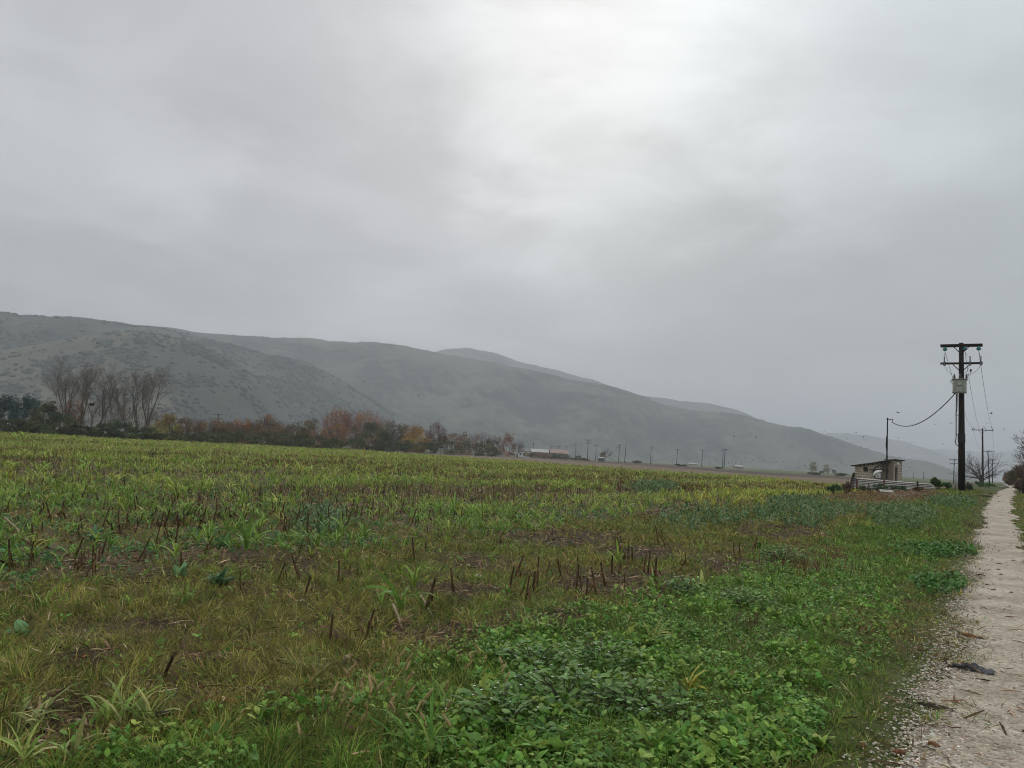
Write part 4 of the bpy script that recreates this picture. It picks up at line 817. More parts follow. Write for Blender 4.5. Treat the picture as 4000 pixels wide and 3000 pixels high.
    far = [('double crossarm pole head poking above the hedge right of the bare trees',673,255,674,1611,2), ('double crossarm pole head above the middle of the hedge',851,275,853,1617,2), ('short faint pole behind the grey farm roofs',2153,560,2154,1742,1), ('faint pole above the left of the red farm roof',2181,545,2182,1742,1), ('faint pole above the right of the red farm roof',2212,530,2213,1741,1), ('slim pole right of the red farm roof',2249,500,2250,1736,1),
       ('tallest far pole with two crossarms, left of the leaning bare tree',2295,390,2298,1717,2), ('thin pole between the tallest far pole and the leaning tree',2327,470,2329,1739,1), ('pole with two crossarms just right of the leaning bare tree',2417,420,2420,1737,2), ('plain pole without crossarm beside the double crossarm one',2440,400,2446,1731,0), ('single crossarm pole standing alone right of the plain pole',2541,445,2544,1745,1), ('single crossarm pole in the middle of the flat field line',2643,440,2647,1754,1), ('single crossarm pole left of the pair',2741,430,2745,1757,1), ('fainter, ladder like left pole of the pair',2822,420,2825,1759,1), ('nearer, darker right pole of the pair',2828,360,2833,1753,1),
       ('tiny misty pole left of the single crossarm field pole',2548,900,2548,1783,0), ('tiny misty pole beside the field line middle',2628,900,2628,1785,0), ('tiny misty pole right of the single crossarm poles',2772,950,2773,1800,1), ('tiny misty pole left of the small white shed',2873,900,2874,1800,1), ('tiny misty pole above the small white shed',2895,900,2896,1802,1), ('tiny misty pole right of the hut',3568,620,3569,1845,0), ('misty double pole right of the hut near the mist line',3607,520,3608,1842,1)]
    for lab, px, Y, tp, top, na in far:
        arms = [(.25, 1.5 if na == 2 else 1.35, True), (1.7, 1.7, False)][:na]
        pole('utility_pole', lab, px, Y, tp, top, arms, G2, M_farpole, .15, Vector((1, -.15, 0)), ins=Y < 500)
    g = gpt(2082, 420); H = zfor(g.x, g.y, 1736)-g.z; t = thing('yard_lamp', 'thin yard lamp post with round lamp left of the farm roofs', 'lamp post', g); MB().tube([(0,0,-.2),(0,0,H)], [.09,.06], 6).build('post', M_farpole, t); MB().lathe((0,0,H-.1), [(.05,0),(.3,.2),(.36,.42),(.2,.6),(.02,.66)], 8).build('lamp_head', M_farpole, t)
build_poles()
# ------------------------------------------------------------------ block hut, pipes, posts
def brickmat(name, dark=1.0):
    m, nt = newmat(name); L = nt.links.new; tc = nd(nt, 'ShaderNodeTexCoord')
    br = nd(nt, 'ShaderNodeTexBrick', offset=.5); br.inputs['Scale'].default_value = 1.0; br.inputs['Brick Width'].default_value = .44; br.inputs['Row Height'].default_value = .225; br.inputs['Mortar Size'].default_value = .028; br.inputs['Mortar Smooth'].default_value = .2
    nz = nd(nt, 'ShaderNodeTexNoise', Scale=2.2, Detail=3.0); L(tc.outputs['UV'], nz.inputs['Vector'])
    mp = nd(nt, 'ShaderNodeVectorMath', operation='MULTIPLY_ADD'); L(nz.outputs['Color'], mp.inputs[0]); mp.inputs[1].default_value = (.09, .05, 0); L(tc.outputs['UV'], mp.inputs[2]); L(mp.outputs[0], br.inputs['Vector'])
    br.inputs['Color1'].default_value = (.25*dark,.215*dark,.165*dark,1); br.inputs['Color2'].default_value = (.36*dark,.315*dark,.245*dark,1); br.inputs['Mortar'].default_value = (.54*dark,.49*dark,.41*dark,1)
    n = nd(nt, 'ShaderNodeTexNoise', Scale=9.0, Detail=6.0, Roughness=.7); L(tc.outputs['UV'], n.inputs['Vector'])
    sc = nd(nt, 'ShaderNodeVectorMath', operation='SCALE'); L(br.outputs['Color'], sc.inputs[0]); L(maprange(nt, n.outputs[0], .3, .7, .72, 1.22, False), sc.inputs['Scale'])
    b = principled(nt, sc.outputs[0], .9, .15); bp = nd(nt, 'ShaderNodeBump', Strength=.5, Distance=.02); L(br.outputs['Fac'], bp.inputs['Height']); L(bp.outputs[0], b.inputs['Normal']); o = nd(nt, 'ShaderNodeOutputMaterial'); L(b.outputs[0], o.inputs[0]); return m
def poly_wall(name, p0, p1, h0, h1, th, mat, parent, holes=()):
    """upright wall from p0 to p1 with a sloping top, real openings (s0, s1, z0, z1) and UVs in metres"""
    d = (p1-p0); L = d.length; d = d/L; n = Vector((d.y, -d.x, 0))
    S_ = sorted(set([0, L]+[a for h in holes for a in h[:2]])); bm = MB(); uvs = []
    top = lambda s: h0+(h1-h0)*s/L
    cells = []
    for a, b in zip(S_[:-1], S_[1:]):
        hs = [h for h in holes if h[0] <= a+1e-6 and h[1] >= b-1e-6]; z = -.2
        for h in sorted(hs, key=lambda q: q[2]):
            if h[2] > z: cells.append((a, b, z, z, h[2], h[2]))
            z = h[3]
        cells.append((a, b, z, z, top(a), top(b)))
    for a, b, za, zb, ta, tb in cells:
        V = []
        for off in (0, -th):
            for s, z in ((a, za), (b, zb), (b, tb), (a, ta)): V.append(p0+d*s+n*off+Vector((0,0,z))); uvs.append((s, z+.1))
        bm.add(V, [(0,1,2,3),(7,6,5,4),(0,4,5,1),(1,5,6,2),(2,6,7,3),(3,7,4,0)])
    me = bm.mesh(name, mat); ul = me.uv_layers.new(name='UVMap')
    for lp in me.loops: ul.data[lp.index].uv = uvs[lp.vertex_index]
    return link(name, me, parent), d, n, L
def build_hut():
    Yc = 66.0; g = gpt(3490, Yc); t = thing('block_hut', 'small unplastered concrete block hut with sloping sheet roof behind the stacked pipes', 'hut', g)
    o = Vector((0,0,0))
    def along(az, pxt, sgn=1):
        d = Vector((math.sin(rad(az)), math.cos(rad(az)), 0)); lo, hi = 0, 20
        for _ in range(50):
            m = (lo+hi)/2; p = g+d*m; q = proj(p.x, p.y, p.z+1)[0]
            if (q-pxt)*sgn < 0: lo = m
            else: hi = m
        return d*lo
    A = along(-52, 3340, -1); B = along(44, 3523, 1)
    hA = zfor(g.x+A.x, g.y+A.y, 1820)-g.z; hC = zfor(g.x, g.y, 1800)-g.z; hB = hC
    Mb = brickmat('concrete_blocks'); sA = A.length; sB = B.length
    fr = lambda px, L, P: [s for s in np.linspace(0, L, 400)][int(np.argmin([abs(proj(g.x+P.x*s/L, g.y+P.y*s/L, g.z+1.3)[0]-px) for s in np.linspace(0, L, 400)]))]
    # left wall: from A (left end) to the corner
    w0, w1 = sA-fr(3372, sA, A), sA-fr(3390, sA, A); pm = g+A*.75; zw0, zw1 = zfor(pm.x, pm.y, 1842)-g.z, zfor(pm.x, pm.y, 1825)-g.z
    wl, d, n, L = poly_wall('wall', A, o, hA, hC, .2, Mb, t, [(w0, w1, zw0, zw1)])
    wc = A+d*((w0+w1)/2)-n*.1+Vector((0,0,(zw0+zw1)/2)); wv = MB().box(wc-n*.05, (w1-w0, .03, zw1-zw0), d, n).build('window', solid('dark_opening', (.008,.008,.012), (.015,.014,.02), 4, .4, .4), t)
    fm = MB()
    for s in (-1, 1): fm.box(wc+d*((w1-w0)/2-.025)*s, (.05, .06, zw1-zw0), d, n); fm.box(wc+Vector((0,0,((zw1-zw0)/2-.025)*s)), (w1-w0-.11, .055, .05), d, n)
    fm.build('window_frame', solid('old_frame', (.05,.03,.025), (.09,.055,.04), 8), wv); bars = MB()
    for s in (-.25, 0, .25): bars.tube([wc+n*.03+d*((w1-w0)*s)-Vector((0,0,(zw1-zw0)/2-.06)), wc+n*.03+d*((w1-w0)*s)+Vector((0,0,(zw1-zw0)/2-.06))], .012, 5)
    bars.build('window_bars', M_steel, wv)
    # right wall with the door
    d0, d1 = fr(3494.5, sB, B), fr(3507, sB, B); zd = zfor(g.x+B.x*.3, g.y+B.y*.3, 1823)-g.z
    wr, d2, n2, L2 = poly_wall('wall', o+Vector((.003,0,0)), B, hC, hB, .2, Mb, t, [(d0, d1, -.2, zd)])
    dc = d2*((d0+d1)/2)-n2*.11+Vector((0,0,zd/2)); dr = MB().box(dc, (d1-d0-.12, .05, zd-.06), d2, n2).build('door', solid('rusty_door', (.05,.028,.022), (.10,.055,.04), 5, .7, .3, stretch=(1,1,.3)), t)
    fm = MB()
    for s in (-1, 1): fm.box(dc+n2*.06+d2*((d1-d0)/2-.035)*s, (.07, .1, zd), d2, n2)
    fm.box(dc+n2*.062+Vector((0,0,zd/2-.02)), (d1-d0-.15, .1, .06), d2, n2); fm.build('door_frame', solid('pale_frame', (.26,.235,.20), (.34,.31,.27), 8), t); MB().lathe(dc+n2*.04+d2*.25, [(.02,0),(.035,.02),(.02,.06)], 6).build('handle', M_steel, dr)
    lm = d2*((d0+d1)/2+.1)+n2*.06+Vector((0,0,zd+.2)); MB().lathe(lm, [(.03,-.08),(.12,-.04),(.13,.06),(.07,.14),(.02,.16)], 10).build('wall_lamp', solid('white_enamel', (.6,.6,.58), (.7,.7,.68), 5, .4), t)
    # back walls
    poly_wall('wall', A+B, A+Vector((0,0,0)), hA, hA, .2, Mb, t); poly_wall('wall', B, A+B, hB, hA, .2, Mb, t)
    # roof: corrugated sheets with a sagging ragged edge
    e = .22; V = []; nx, ny = 60, 8; an = A.normalized(); bn = B.normalized()
    for j in range(ny+1):
        for i in range(nx+1):
            s = -e*.8+(sA+e*2.3)*i/nx; r = -e+(sB+e*2)*j/ny; p = an*s+bn*r; z = hC+(hA-hC)*s/sA+.05+.018*math.sin(i*1.9)-.05*vn(s, r, .9, 7)
            V.append(p+Vector((0,0,float(z))))
    F = [(j*(nx+1)+i, j*(nx+1)+i+1, (j+1)*(nx+1)+i+1, (j+1)*(nx+1)+i) for j in range(ny) for i in range(nx)]
    mb = MB(); mb.add(V, F); rf = mb.build('roof', solid('dark_sheet', (.028,.028,.027), (.065,.06,.052), 3, .7, .3, .2), t); sm = rf.modifiers.new('solid', 'SOLIDIFY'); sm.thickness = .07
    mb = MB(); random.seed(3)
    for i in range(8): s = .3+i*(sA-.4)/8; mb.box(an*s-n*(-.06)+Vector((0,0,hC+(hA-hC)*s/sA-.06)), (.08, .22, .1), an, n)
    mb.build('rafter_ends', M_pole, t)
    mb = MB()
    for i in range(7): p = an*random.uniform(.1, .7)+bn*random.uniform(-.1, .5); mb.lathe(p+Vector((0,0,hC+.03)), [(.05,0),(.11,.03),(.1,.09),(.03,.14)], 6)
    mb.build('roof_stones', solid('mossy_stone', (.16,.15,.07), (.24,.22,.12), 6), t)
    # plaster patch beside the corner
    pw = 1.0; q0 = A.normalized()*.02+n*.012; mb = MB(); mb.box(A.normalized()*(pw/2+.01)+n*.013+Vector((0,0,hC*.62)), (pw, .024, hC*.62), an, n); mb.build('plaster_patch', brickmat('stained_blocks', .72), t)
    # beam, meter cabinet, plastic cover, cable
    s0, s1 = fr(3398, sA, A), fr(3472, sA, A); zb = zfor(pm.x, pm.y, 1831.5)-g.z; MB().box(an*((s0+s1)/2)+n*.07+Vector((0,0,zb)), (abs(s0-s1), .12, .13), an, n).build('wall_beam', solid('old_beam', (.09,.06,.045), (.14,.095,.07), 6, stretch=(1,1,1)), t)
    sm_ = fr(3433, sA, A); z0, z1 = zfor(pm.x, pm.y, 1863)-g.z, zfor(pm.x, pm.y, 1845)-g.z
    mw = solid('white_plastic', (.55,.56,.54), (.68,.68,.66), 5, .45, .4); mc = an*sm_+n*.16+Vector((0,0,(z0+z1)/2))
    cab = MB().box(mc, (.36, .28, z1-z0), an, n).build('meter_cabinet', mw, t); MB().lathe(mc+n*.15-Vector((0,0,.06)), [(.05,-.05),(.06,0),(.05,.05)], 8).build('meter_dial', M_black, cab); MB().box(mc+n*.145, (.31, .012, z1-z0-.06), an, n).build('cabinet_door', mw, cab)
    cov = MB(); a = [(3414,1858),(3415,1848),(3421,1840),(3432,1836),(3447,1837),(3449,1842),(3440,1846),(3430,1848),(3422,1853),(3418,1860)]; P = []
    for px, py in a: p = g+an*fr(px, sA, A)+n*.24; P.append(Vector((p.x-g.x, p.y-g.y, zfor(p.x, p.y, py)-g.z)))
    cen = sum(P, Vector())/len(P); k = len(P); front = [p+n*.06 for p in P]; cov.add(P+front+[cen+n*.2], [(i, (i+1) % k, k+(i+1) % k, k+i) for i in range(k)]+[(k+i, k+(i+1) % k, 2*k) for i in range(k)])
    cov.build('plastic_cover', mw, t)
    loop = []; 
    for px, py in [(3467,1806),(3463,1810),(3450,1816),(3432,1820),(3421,1826),(3415,1834),(3413,1845),(3414,1856),(3420,1863),(3426,1863)]: p = g+an*fr(px, sA, A)+n*.2; loop.append(Vector((p.x-g.x, p.y-g.y, zfor(p.x, p.y, py)-g.z)))
    MB().tube(loop, .045, 7).build('service_cable', M_black, t)
    loop = []
    for px, py in [(3452,1815),(3454,1822),(3454,1832),(3449,1838)]: p = g+an*fr(px, sA, A)+n*.22; loop.append(Vector((p.x-g.x, p.y-g.y, zfor(p.x, p.y, py)-g.z)))
    MB().tube(loop, .04, 7).build('service_cable', M_black, t)
    # the mast that takes the overhead cable
    mp = g+an*fr(3467.5, sA, A)+n*.32; mp.z = float(gz(mp.x, mp.y)); m = thing('cable_mast', 'thin dark steel mast beside the hut holding the overhead cable', 'mast', mp); Hm = zfor(mp.x, mp.y, 1637)-mp.z
    MB().tube([(0,0,-.1),(-.01,0,Hm*.5),(0,0,Hm)], [.062,.058,.05], 9).build('tube', M_black, m); MB().tube([(.05,0,Hm*.45),(-.10,0,Hm*.62),(-.07,0,Hm*.74),(.03,0,Hm*.80)], .035, 6).build('cable', M_black, m); MB().lathe((0,0,Hm-.02), [(.07,0),(.09,.03),(.07,.1),(.02,.14)], 8).build('cap', M_black, m)
    for a_ in (0.5, 2.6, 4.7): MB().tube([(0,0,1.0),(math.cos(a_)*.35, math.sin(a_)*.35, 0)], .03, 5).build('leg', M_steel, m)
    top = Vector((mp.x, mp.y, mp.z+Hm-.1)); e1 = at(3488, 1650, mp.y); e0 = [top, at(3478, 1638, mp.y), at(3486, 1637, mp.y), at(3488, 1642, mp.y), at(3484, 1649, mp.y)]
    gl = MP['gland']; pts = list(e0)
    for i in range(1, 25):
        f = i/24; p = e0[-1].lerp(gl, f); p.z -= 4*.95*f*(1-f)*(1-.25*f)*1.25; pts.append(p)
    tag(MB().tube(pts, .034, 6).build('overhead_cable', M_black), 'thick sagging cable from the transformer to the hut mast', 'cable')
build_hut()
def build_pipes():
    Mp = [solid('pipe_metal', (.55,.535,.49), (.70,.68,.63), 3, .5, .4, .0), solid('pipe_weathered', (.42,.405,.36), (.55,.53,.475), 3, .6, .3, .0)]; Y = 62.0
    ly = [1868, 1875, 1881, 1887, 1892.5, 1898, 1903.5]; ry = [1893, 1899, 1905, 1911, 1916.5, 1922, 1927.5]; lx = [3338, 3336, 3334, 3331, 3329, 3327, 3325]
    word = ['topmost', 'second from the top', 'third from the top', 'fourth from the top', 'third from the bottom', 'second from the bottom', 'lowest']
    d = (at(3650, 1905, Y)-at(3330, 1880, Y)).normalized()
    for i in range(7):
        a = at(lx[i], ly[i], Y); b = at(3652-(i % 3)*4, ry[i], Y-.4)
        t = thing('irrigation_pipe', f'long pale irrigation pipe, {word[i]} of the stack before the hut', 'pipe', a, 0, 'stacked irrigation pipes')
        e = b-a; mid = e*.5-Vector((0,0,.03*random.random())); r = .043 if i != 1 else .04
        MB().tube([Vector((0,0,0)), mid, e], r, 10).build('tube', Mp[i % 2], t, None, True)
        u = e.normalized(); MB().tube([-u*.06, u*.14], r*1.35, 10).build('coupling', M_steel, t); MB().tube([e-u*.12, e+u*.03], r*1.3, 10).build('coupling', Mp[0], t)
    M_gap = solid('gap_shade_pipe', (.045,.032,.026), (.085,.06,.047), 3, .8, .1)  # back row added in dark brown to stand for shade between the pale pipes
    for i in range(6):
        a = at(lx[i]-1, (ly[i]+ly[i+1])/2+.4, Y+.13); b = at(3650-(i % 2)*5, (ry[i]+ry[i+1])/2+.4, Y-.27); t = thing('irrigation_pipe', f'added dark pipe standing in for the shaded gap under the pale pipe {word[i]}' if 0 < i < 4 else f'dark rusty pipe in the gap under the {word[i]} pale pipe', 'pipe', a, 0, 'stacked irrigation pipes')
        e = b-a; MB().tube([Vector((0,0,0)), e*.5, e], .055, 10).build('tube', M_gap, t, None, True); MB().tube([-e.normalized()*.05, e.normalized()*.12], .065, 10).build('coupling', M_steel, t)
    for lab, px, t0, b0, Yq, w, mat in [('rusty post holding the left end of the stacked pipes',3348,1872,1908,61.7,.14,0), ('reddish post in the middle of the stacked pipes',3453.5,1873,1912,61.6,.13,0), ('dark post toward the right end of the stacked pipes',3584,1880,1922,61.4,.14,1), ('thin stake left of the middle post of the pipes',3394,1884,1908,61.7,.04,1), ('thin stake right of the middle post of the pipes',3536,1892,1914,61.5,.05,1)]:
        a = at(px, t0, Yq); z0 = float(gz(a.x, a.y))-.1; mb = MB().tube([(0,0,0),(random.uniform(-.03,.03),0,a.z-z0)], [w*.55, w*.5], 7)
        tag(mb.build('pipe_post', [solid('rusty_post', (.08,.035,.025), (.14,.07,.05), 4), M_pole][mat], None, (a.x, a.y, z0)), lab, 'post', 'posts holding the stacked pipes')
    a = at(3336, 1847, Y+.3); b = at(3316, 1918, Y+.1); z0 = float(gz(b.x, b.y)); b.z = min(b.z, z0+.02); t = thing('leaning_timber', 'dark weathered timber leaning against the left end of the stacked pipes', 'timber', b)
    MB().tube([Vector((0,0,0)), (a-b)*.5+Vector((.03,0,0)), a-b], [.12,.11,.09], 7).build('beam', M_pole, t); mb = MB()
    for k in range(6): f = .2+.13*k; p = (a-b)*f; mb.box(p+Vector((.08,0,.02)), (.16,.12,.07))
    mb.build('cleats', M_farpole, t)
    a = at(3437, 1926, 46.5); b = at(3489, 1928, 46.5); g = (a+b)/2; g.z = float(gz(g.x, g.y))+.12
    mb = MB().box((0,0,0), ((b-a).length, .22, .05)); q = mb.build('white_board', solid('white_board', (.30,.29,.26), (.38,.37,.33), 6, .9), None, g); q.rotation_euler = (rad(35), rad(1), rad(-4)); bv = q.modifiers.new('bevel', 'BEVEL'); bv.width = .008
    tag(q, 'white painted board lying in the weeds below the stacked pipes', 'board')
    # grey stub post left of the transformer pole, thin stake to its right
    g = gpt(3731, 56); Hh = zfor(g.x, g.y, 1857)-g.z; t = thing('concrete_post', 'pale grey round post standing left of the transformer pole', 'post', g); MB().tube([(0,0,-.1),(.03,0,Hh*.55),(.05,0,Hh)], [.085,.08,.078], 12).build('shaft', solid('pale_concrete', (.26,.27,.26), (.36,.37,.36), 4, .8), t, None, True); MB().lathe((.05,0,Hh-.02), [(.08,0),(.085,.04),(.06,.09),(.02,.11)], 10).build('cap', solid('cap_grey', (.3,.31,.31), (.38,.39,.39), 4), t)
    g = gpt(3777, 70); Hh = zfor(g.x, g.y, 1882)-g.z; tag(MB().tube([(0,0,-.1),(.02,0,Hh*.5),(.03,0,Hh)], [.04,.036,.03], 6).build('wooden_stake', M_pole, None, g), 'thin wooden stake just right of the transformer pole', 'stake')
build_pipes()
# ------------------------------------------------------------------ farm buildings far off
def house(name, label, cat, px0, px1, eave, ridge, Y, wallm, roofm, depth=7, gable=False, wins=3, group='farm buildings across the field'):
    a, b = gpt(px0, Y), gpt(px1, Y); g = (a+b)/2; g.z = float(gz(g.x, g.y)); w = abs(b.x-a.x); he = zfor(g.x, g.y, eave)-g.z; hr = zfor(g.x, g.y, ridge)-g.z
    t = thing(name, label, cat, g, 0, group); dd = depth; o = .3
    if gable:
        mb = MB(); mb.add([(-w/2,0,-.3),(w/2,0,-.3),(w/2,0,he),(0,0,hr),(-w/2,0,he),(-w/2,dd,-.3),(w/2,dd,-.3),(w/2,dd,he),(0,dd,hr),(-w/2,dd,he)], [(0,1,2,3,4),(9,8,7,6,5),(0,5,6,1),(1,6,7,2),(4,9,5,0)]); mb.build('wall', wallm, t)
        mb = MB()
        for s in (-1, 1):
            e = Vector((s*(w/2+o), 0, he-o*(hr-he)/(w/2))); r = Vector((0, 0, hr)); up = Vector((0,0,.12)); V = [e+Vector((0,-o,.01)), r+Vector((0,-o,.01)), r+Vector((0,dd+o,.01)), e+Vector((0,dd+o,.01))]; V += [q+up for q in V]; mb.add(V, [(0,1,2,3),(7,6,5,4),(0,4,5,1),(1,5,6,2),(2,6,7,3),(3,7,4,0)])
        mb.build('roof', roofm, t)
    else:
        mb = MB(); mb.add([(-w/2,0,-.3),(w/2,0,-.3),(w/2,0,he),(-w/2,0,he),(-w/2,dd,-.3),(w/2,dd,-.3),(w/2,dd,he),(-w/2,dd,he),(-w/2,dd/2,hr),(w/2,dd/2,hr)], [(0,1,2,3),(7,6,5,4),(0,3,8,7,4),(1,5,6,9,2)]); mb.build('wall', wallm, t)
        mb = MB(); 
        for y0, y1 in ((-o, dd/2), (dd+o, dd/2)):
            z0 = he-o*(hr-he)/(dd/2); V = [Vector((-w/2-o, y0, z0+.02)), Vector((w/2+o, y0, z0+.02)), Vector((w/2+o, y1, hr+.02)), Vector((-w/2-o, y1, hr+.02))]; V += [q+Vector((0,0,.14)) for q in V]; mb.add(V, [(3,2,1,0),(4,5,6,7),(0,1,5,4),(1,2,6,5),(2,3,7,6),(3,0,4,7)])
        mb.build('roof', roofm, t)
    dk = solid('dark_window', (.03,.03,.035), (.05,.05,.055), 4, .3)
    for i in range(wins):
        x = -w/2+w*(i+.5)/max(wins, 1); MB().box((x, -.02, he*.52), (min(.9, w*.16), .06, he*.34)).build('window', dk, t)
    return t
def build_farm():
    wh = solid('whitewash', (.62,.62,.60), (.75,.75,.72), .6); gr = solid('grey_roof', (.12,.11,.105), (.17,.16,.15), .5); pk = solid('pink_render', (.24,.185,.165), (.29,.225,.2), .5); rt = solid('red_tiles', (.20,.14,.12), (.25,.17,.145), .6); lg = solid('pale_sheet_roof', (.25,.24,.225), (.33,.315,.295), .5)
    house('white_house', 'small white gabled house at the right end of the hedge', 'house', 1949, 1978, 1762, 1753, 340, wh, gr, 6, True, 0)
    house('lean_to', 'low grey lean to right of the white gabled house', 'shed', 1979, 1994, 1766, 1761, 344, lg, gr, 5, False, 1)
    house('grey_house', 'white house with dark grey pitched roof left of the farm', 'house', 2026, 2068, 1763, 1752, 400, wh, gr, 8, False, 3)
    house('long_barn', 'long low barn with pale sheet roof beside the red roofed one', 'barn', 2075, 2142, 1767, 1755, 400, pk, lg, 11, False, 4)
    house('farm_house', 'pink farm building with red tiled roof', 'house', 2150, 2219, 1771, 1756, 390, pk, rt, 11, False, 3)
    house('field_shed', 'tiny pale roofed shed beside the leaning bare tree', 'shed', 2339, 2362, 1790, 1787, 395, gr, lg, 3.5, False, 1)
    house('white_barn', 'long white building faint in the mist left of the paired poles', 'barn', 2688, 2725, 1812, 1809, 800, lg, lg, 10, False, 2)
    house('white_shed', 'small grey white shed faint in the mist right of the paired poles', 'shed', 2873, 2905, 1823, 1818, 520, lg, lg, 6, False, 1)
    g = gpt(2041, 370); t = thing('goat_frame', 'white wooden frame standing between the white house and grey roofed house', 'frame', gpt(2007, 350)); H = 2.0
    for x in (-.8, 0, .9): MB().tube([(x,0,-.1),(x,0,H)], .07, 5).build('post', wh, t)
    MB().tube([(-.9,0,H),(1.0,0,H)], .07, 5).build('rail', wh, t)
build_farm()
# ------------------------------------------------------------------ birds
def bird_mesh(kind):
    mb = MB(); n = 8; pr = [(-.20,.006),(-.14,.035),(-.02,.058),(.08,.05),(.14,.034),(.19,.032),(.225,.012),(.26,.004)]
    mb.tube([(0, y, .01*math.sin(y*8)) for y, r in pr], [r for y, r in pr], 7)
    mb.add([(-.02,-.18,0),(.02,-.18,0),(.055,-.31,0),(-.055,-.31,0),(-.02,-.18,.012),(.02,-.18,.012),(.055,-.31,.008),(-.055,-.31,.008)], [(0,1,2,3),(7,6,5,4),(0,4,5,1),(1,5,6,2),(2,6,7,3),(3,7,4,0)])
    if kind == 'perch': return mb.mesh('bird', M_bird, True)
    a1, a2 = {'up': (.55, .95), 'flat': (.12, -.02), 'down': (-.25, -.75), 'vee': (.85, .35)}[kind]
    for s in (-1, 1):
        p0 = Vector((s*.035, 0, .02)); p1 = p0+Vector((s*.17*math.cos(a1), .03, .17*math.sin(a1))); p2 = p1+Vector((s*.20*math.cos(a2), -.05, .20*math.sin(a2)))
        V = []
        for p, c0, c1 in ((p0, .09, -.09), (p1, .08, -.10), (p2, .0, -.09)):
            for dz in (-.006, .006): V += [p+Vector((0, c0, dz)), p+Vector((0, c1, dz))]
        F = []
        for i in (0, 4): F += [(i, i+1, i+5, i+4), (i+2, i+6, i+7, i+3), (i, i+4, i+6, i+2), (i+1, i+3, i+7, i+5)]
        F += [(8, 9, 11, 10)]; mb.add(V, F)
    return mb.mesh('bird', M_bird)
M_bird = solid('dark_plumage', (.012,.012,.014), (.03,.03,.032), 8, .6, .3)
def build_birds():
    random.seed(9); B = {k: bird_mesh(k) for k in ('up', 'flat', 'down', 'vee', 'perch')}
    def put(px, py, span, kind, lab, group=None, Y=None):
        Y = Y or min(max(.75*FPX/span, 45), 240); o = link('bird', B[kind], None, at(px, py, Y)); s = span/FPX*Y/.75; o.scale = (s, s, s); o.rotation_euler = (random.gauss(0, .2), random.gauss(0, .25), random.choice((-1, 1))*random.uniform(.2, 1.9)); tag(o, lab, 'bird', group); return o
    fly = [(1420,1491,9,'flat','lone dark bird over the dark hill slope above the hedge'),(1634,1545,10,'vee','lone dark bird over the valley between the two hill spurs'),(2403,1782,7,'down','dark bird beside the leaning bare tree'),(2579,1793,8,'flat','dark bird low over the field right of the single crossarm pole'),(2611,1782,6,'up','bird just left of the middle field pole'),(2615,1803,6,'flat','bird low at the foot of the middle field pole'),(2786,1788,7,'down','upper dark bird left of the paired poles'),(2797,1798,9,'vee','lower dark bird left of the paired poles'),
      (2982,1643,9,'flat','dark bird on the skyline of the middle ridge'),(2969,1665,8,'flat','bird just below the ridge skyline'),(2867,1707,11,'vee','bird gliding against the hill above the paired poles'),(2953,1709,11,'up','bird diving against the hill right of the paired poles'),(3201,1687,6,'flat','leftmost of four birds over the misty pass'),(3219,1685,7,'down','highest of four birds over the misty pass'),(3214,1692,6,'up','lowest of four birds over the misty pass'),(3236,1691,6,'down','rightmost of four birds over the misty pass'),(3309,1712,8,'down','bird over the pale ridge left of the mast'),(3344,1690,9,'up','bird on the skyline of the pale ridge left of the mast'),(3372,1708,11,'vee','bird with raised wings left of the mast above the hut'),(3376,1718,8,'flat','faint bird right below the one with raised wings'),(3281,1731,7,'flat','faint bird over the hill, upper of two left of the hut'),(3290,1745,6,'flat','faint bird over the hill, lower of two left of the hut'),
      (3505,1612,18,'vee','large bird with raised wings under the overhead cable by the mast'),(3653,1659,17,'up','tilted bird below the overhead cable toward the pole'),(3717,1653,17,'flat','gliding bird with flat wings left of the transformer pole'),(3438,1703,7,'up','small bird left of the mast halfway up'),(3510,1711,9,'flat','small bird right of the mast halfway up'),(3561,1730,11,'flat','flat winged bird over the pale ridge right of the mast'),(3681,1733,7,'flat','small bird left of the transformer pole at its middle'),(3404,1747,6,'flat','small faint bird left of the mast above the roof'),(3492,1748,7,'flat','left one of two birds in line right of the mast'),(3511,1750,7,'flat','right one of two birds in line right of the mast'),(3545,1747,7,'down','bird over the ridge between mast and pole'),(3553,1826,9,'down','dark bird right of the hut roof'),(3542,1839,8,'up','dark bird diving right of the hut wall'),(3567,1836,6,'flat','faint bird right of the hut wall'),
      (3872,1616,16,'vee','bird with raised wings high right of the transformer pole'),(3856,1655,9,'flat','bird flying just above the second pole'),(3922,1675,11,'down','bird flying right of the second pole'),(3897,1743,10,'vee','bird right of the third pole top'),(3791,1731,7,'flat','faint bird between the first and second poles'),(3852,1791,5,'up','lower small bird left of the third pole'),(3846,1786,4,'up','upper small bird left of the third pole')]
    for f in fly: put(*f)
    low = [(405,882),(585,888),(520,920),(490,943),(560,955),(655,938),(688,920),(700,940),(725,960),(765,975),(790,925),(855,925),(850,950),(905,970),(935,960),(965,932),(968,998),(1015,942),(1025,990),(1055,968),(1095,948),(1112,970),(1155,950),(1190,945),(1185,978),(1170,998),(1195,1022),(1250,968),(1262,990),(1275,1012),(1325,972),(1358,893),(1362,930),(1395,940),(1412,965),(1462,935),(1518,948),(1515,1003),(1560,962),(1580,998),(1605,952),(1630,933),(1645,985),(1650,1032),(1705,995),(1720,972),(1740,1005),(1755,945),(1793,950),(1790,970),(1805,998),(1810,910),(1875,980),(1880,1003),(1915,1035),(885,1020),(215,918),(165,962),(300,910)]
    for x, y in low: put(2800+x*.2712, 1550+y*.2712, random.uniform(5, 7.5), random.choice(('up', 'flat', 'down', 'vee')), 'small dark bird in the dense flock skimming the misty field left of the hut', 'flock low over the field left of the hut', random.uniform(150, 240))
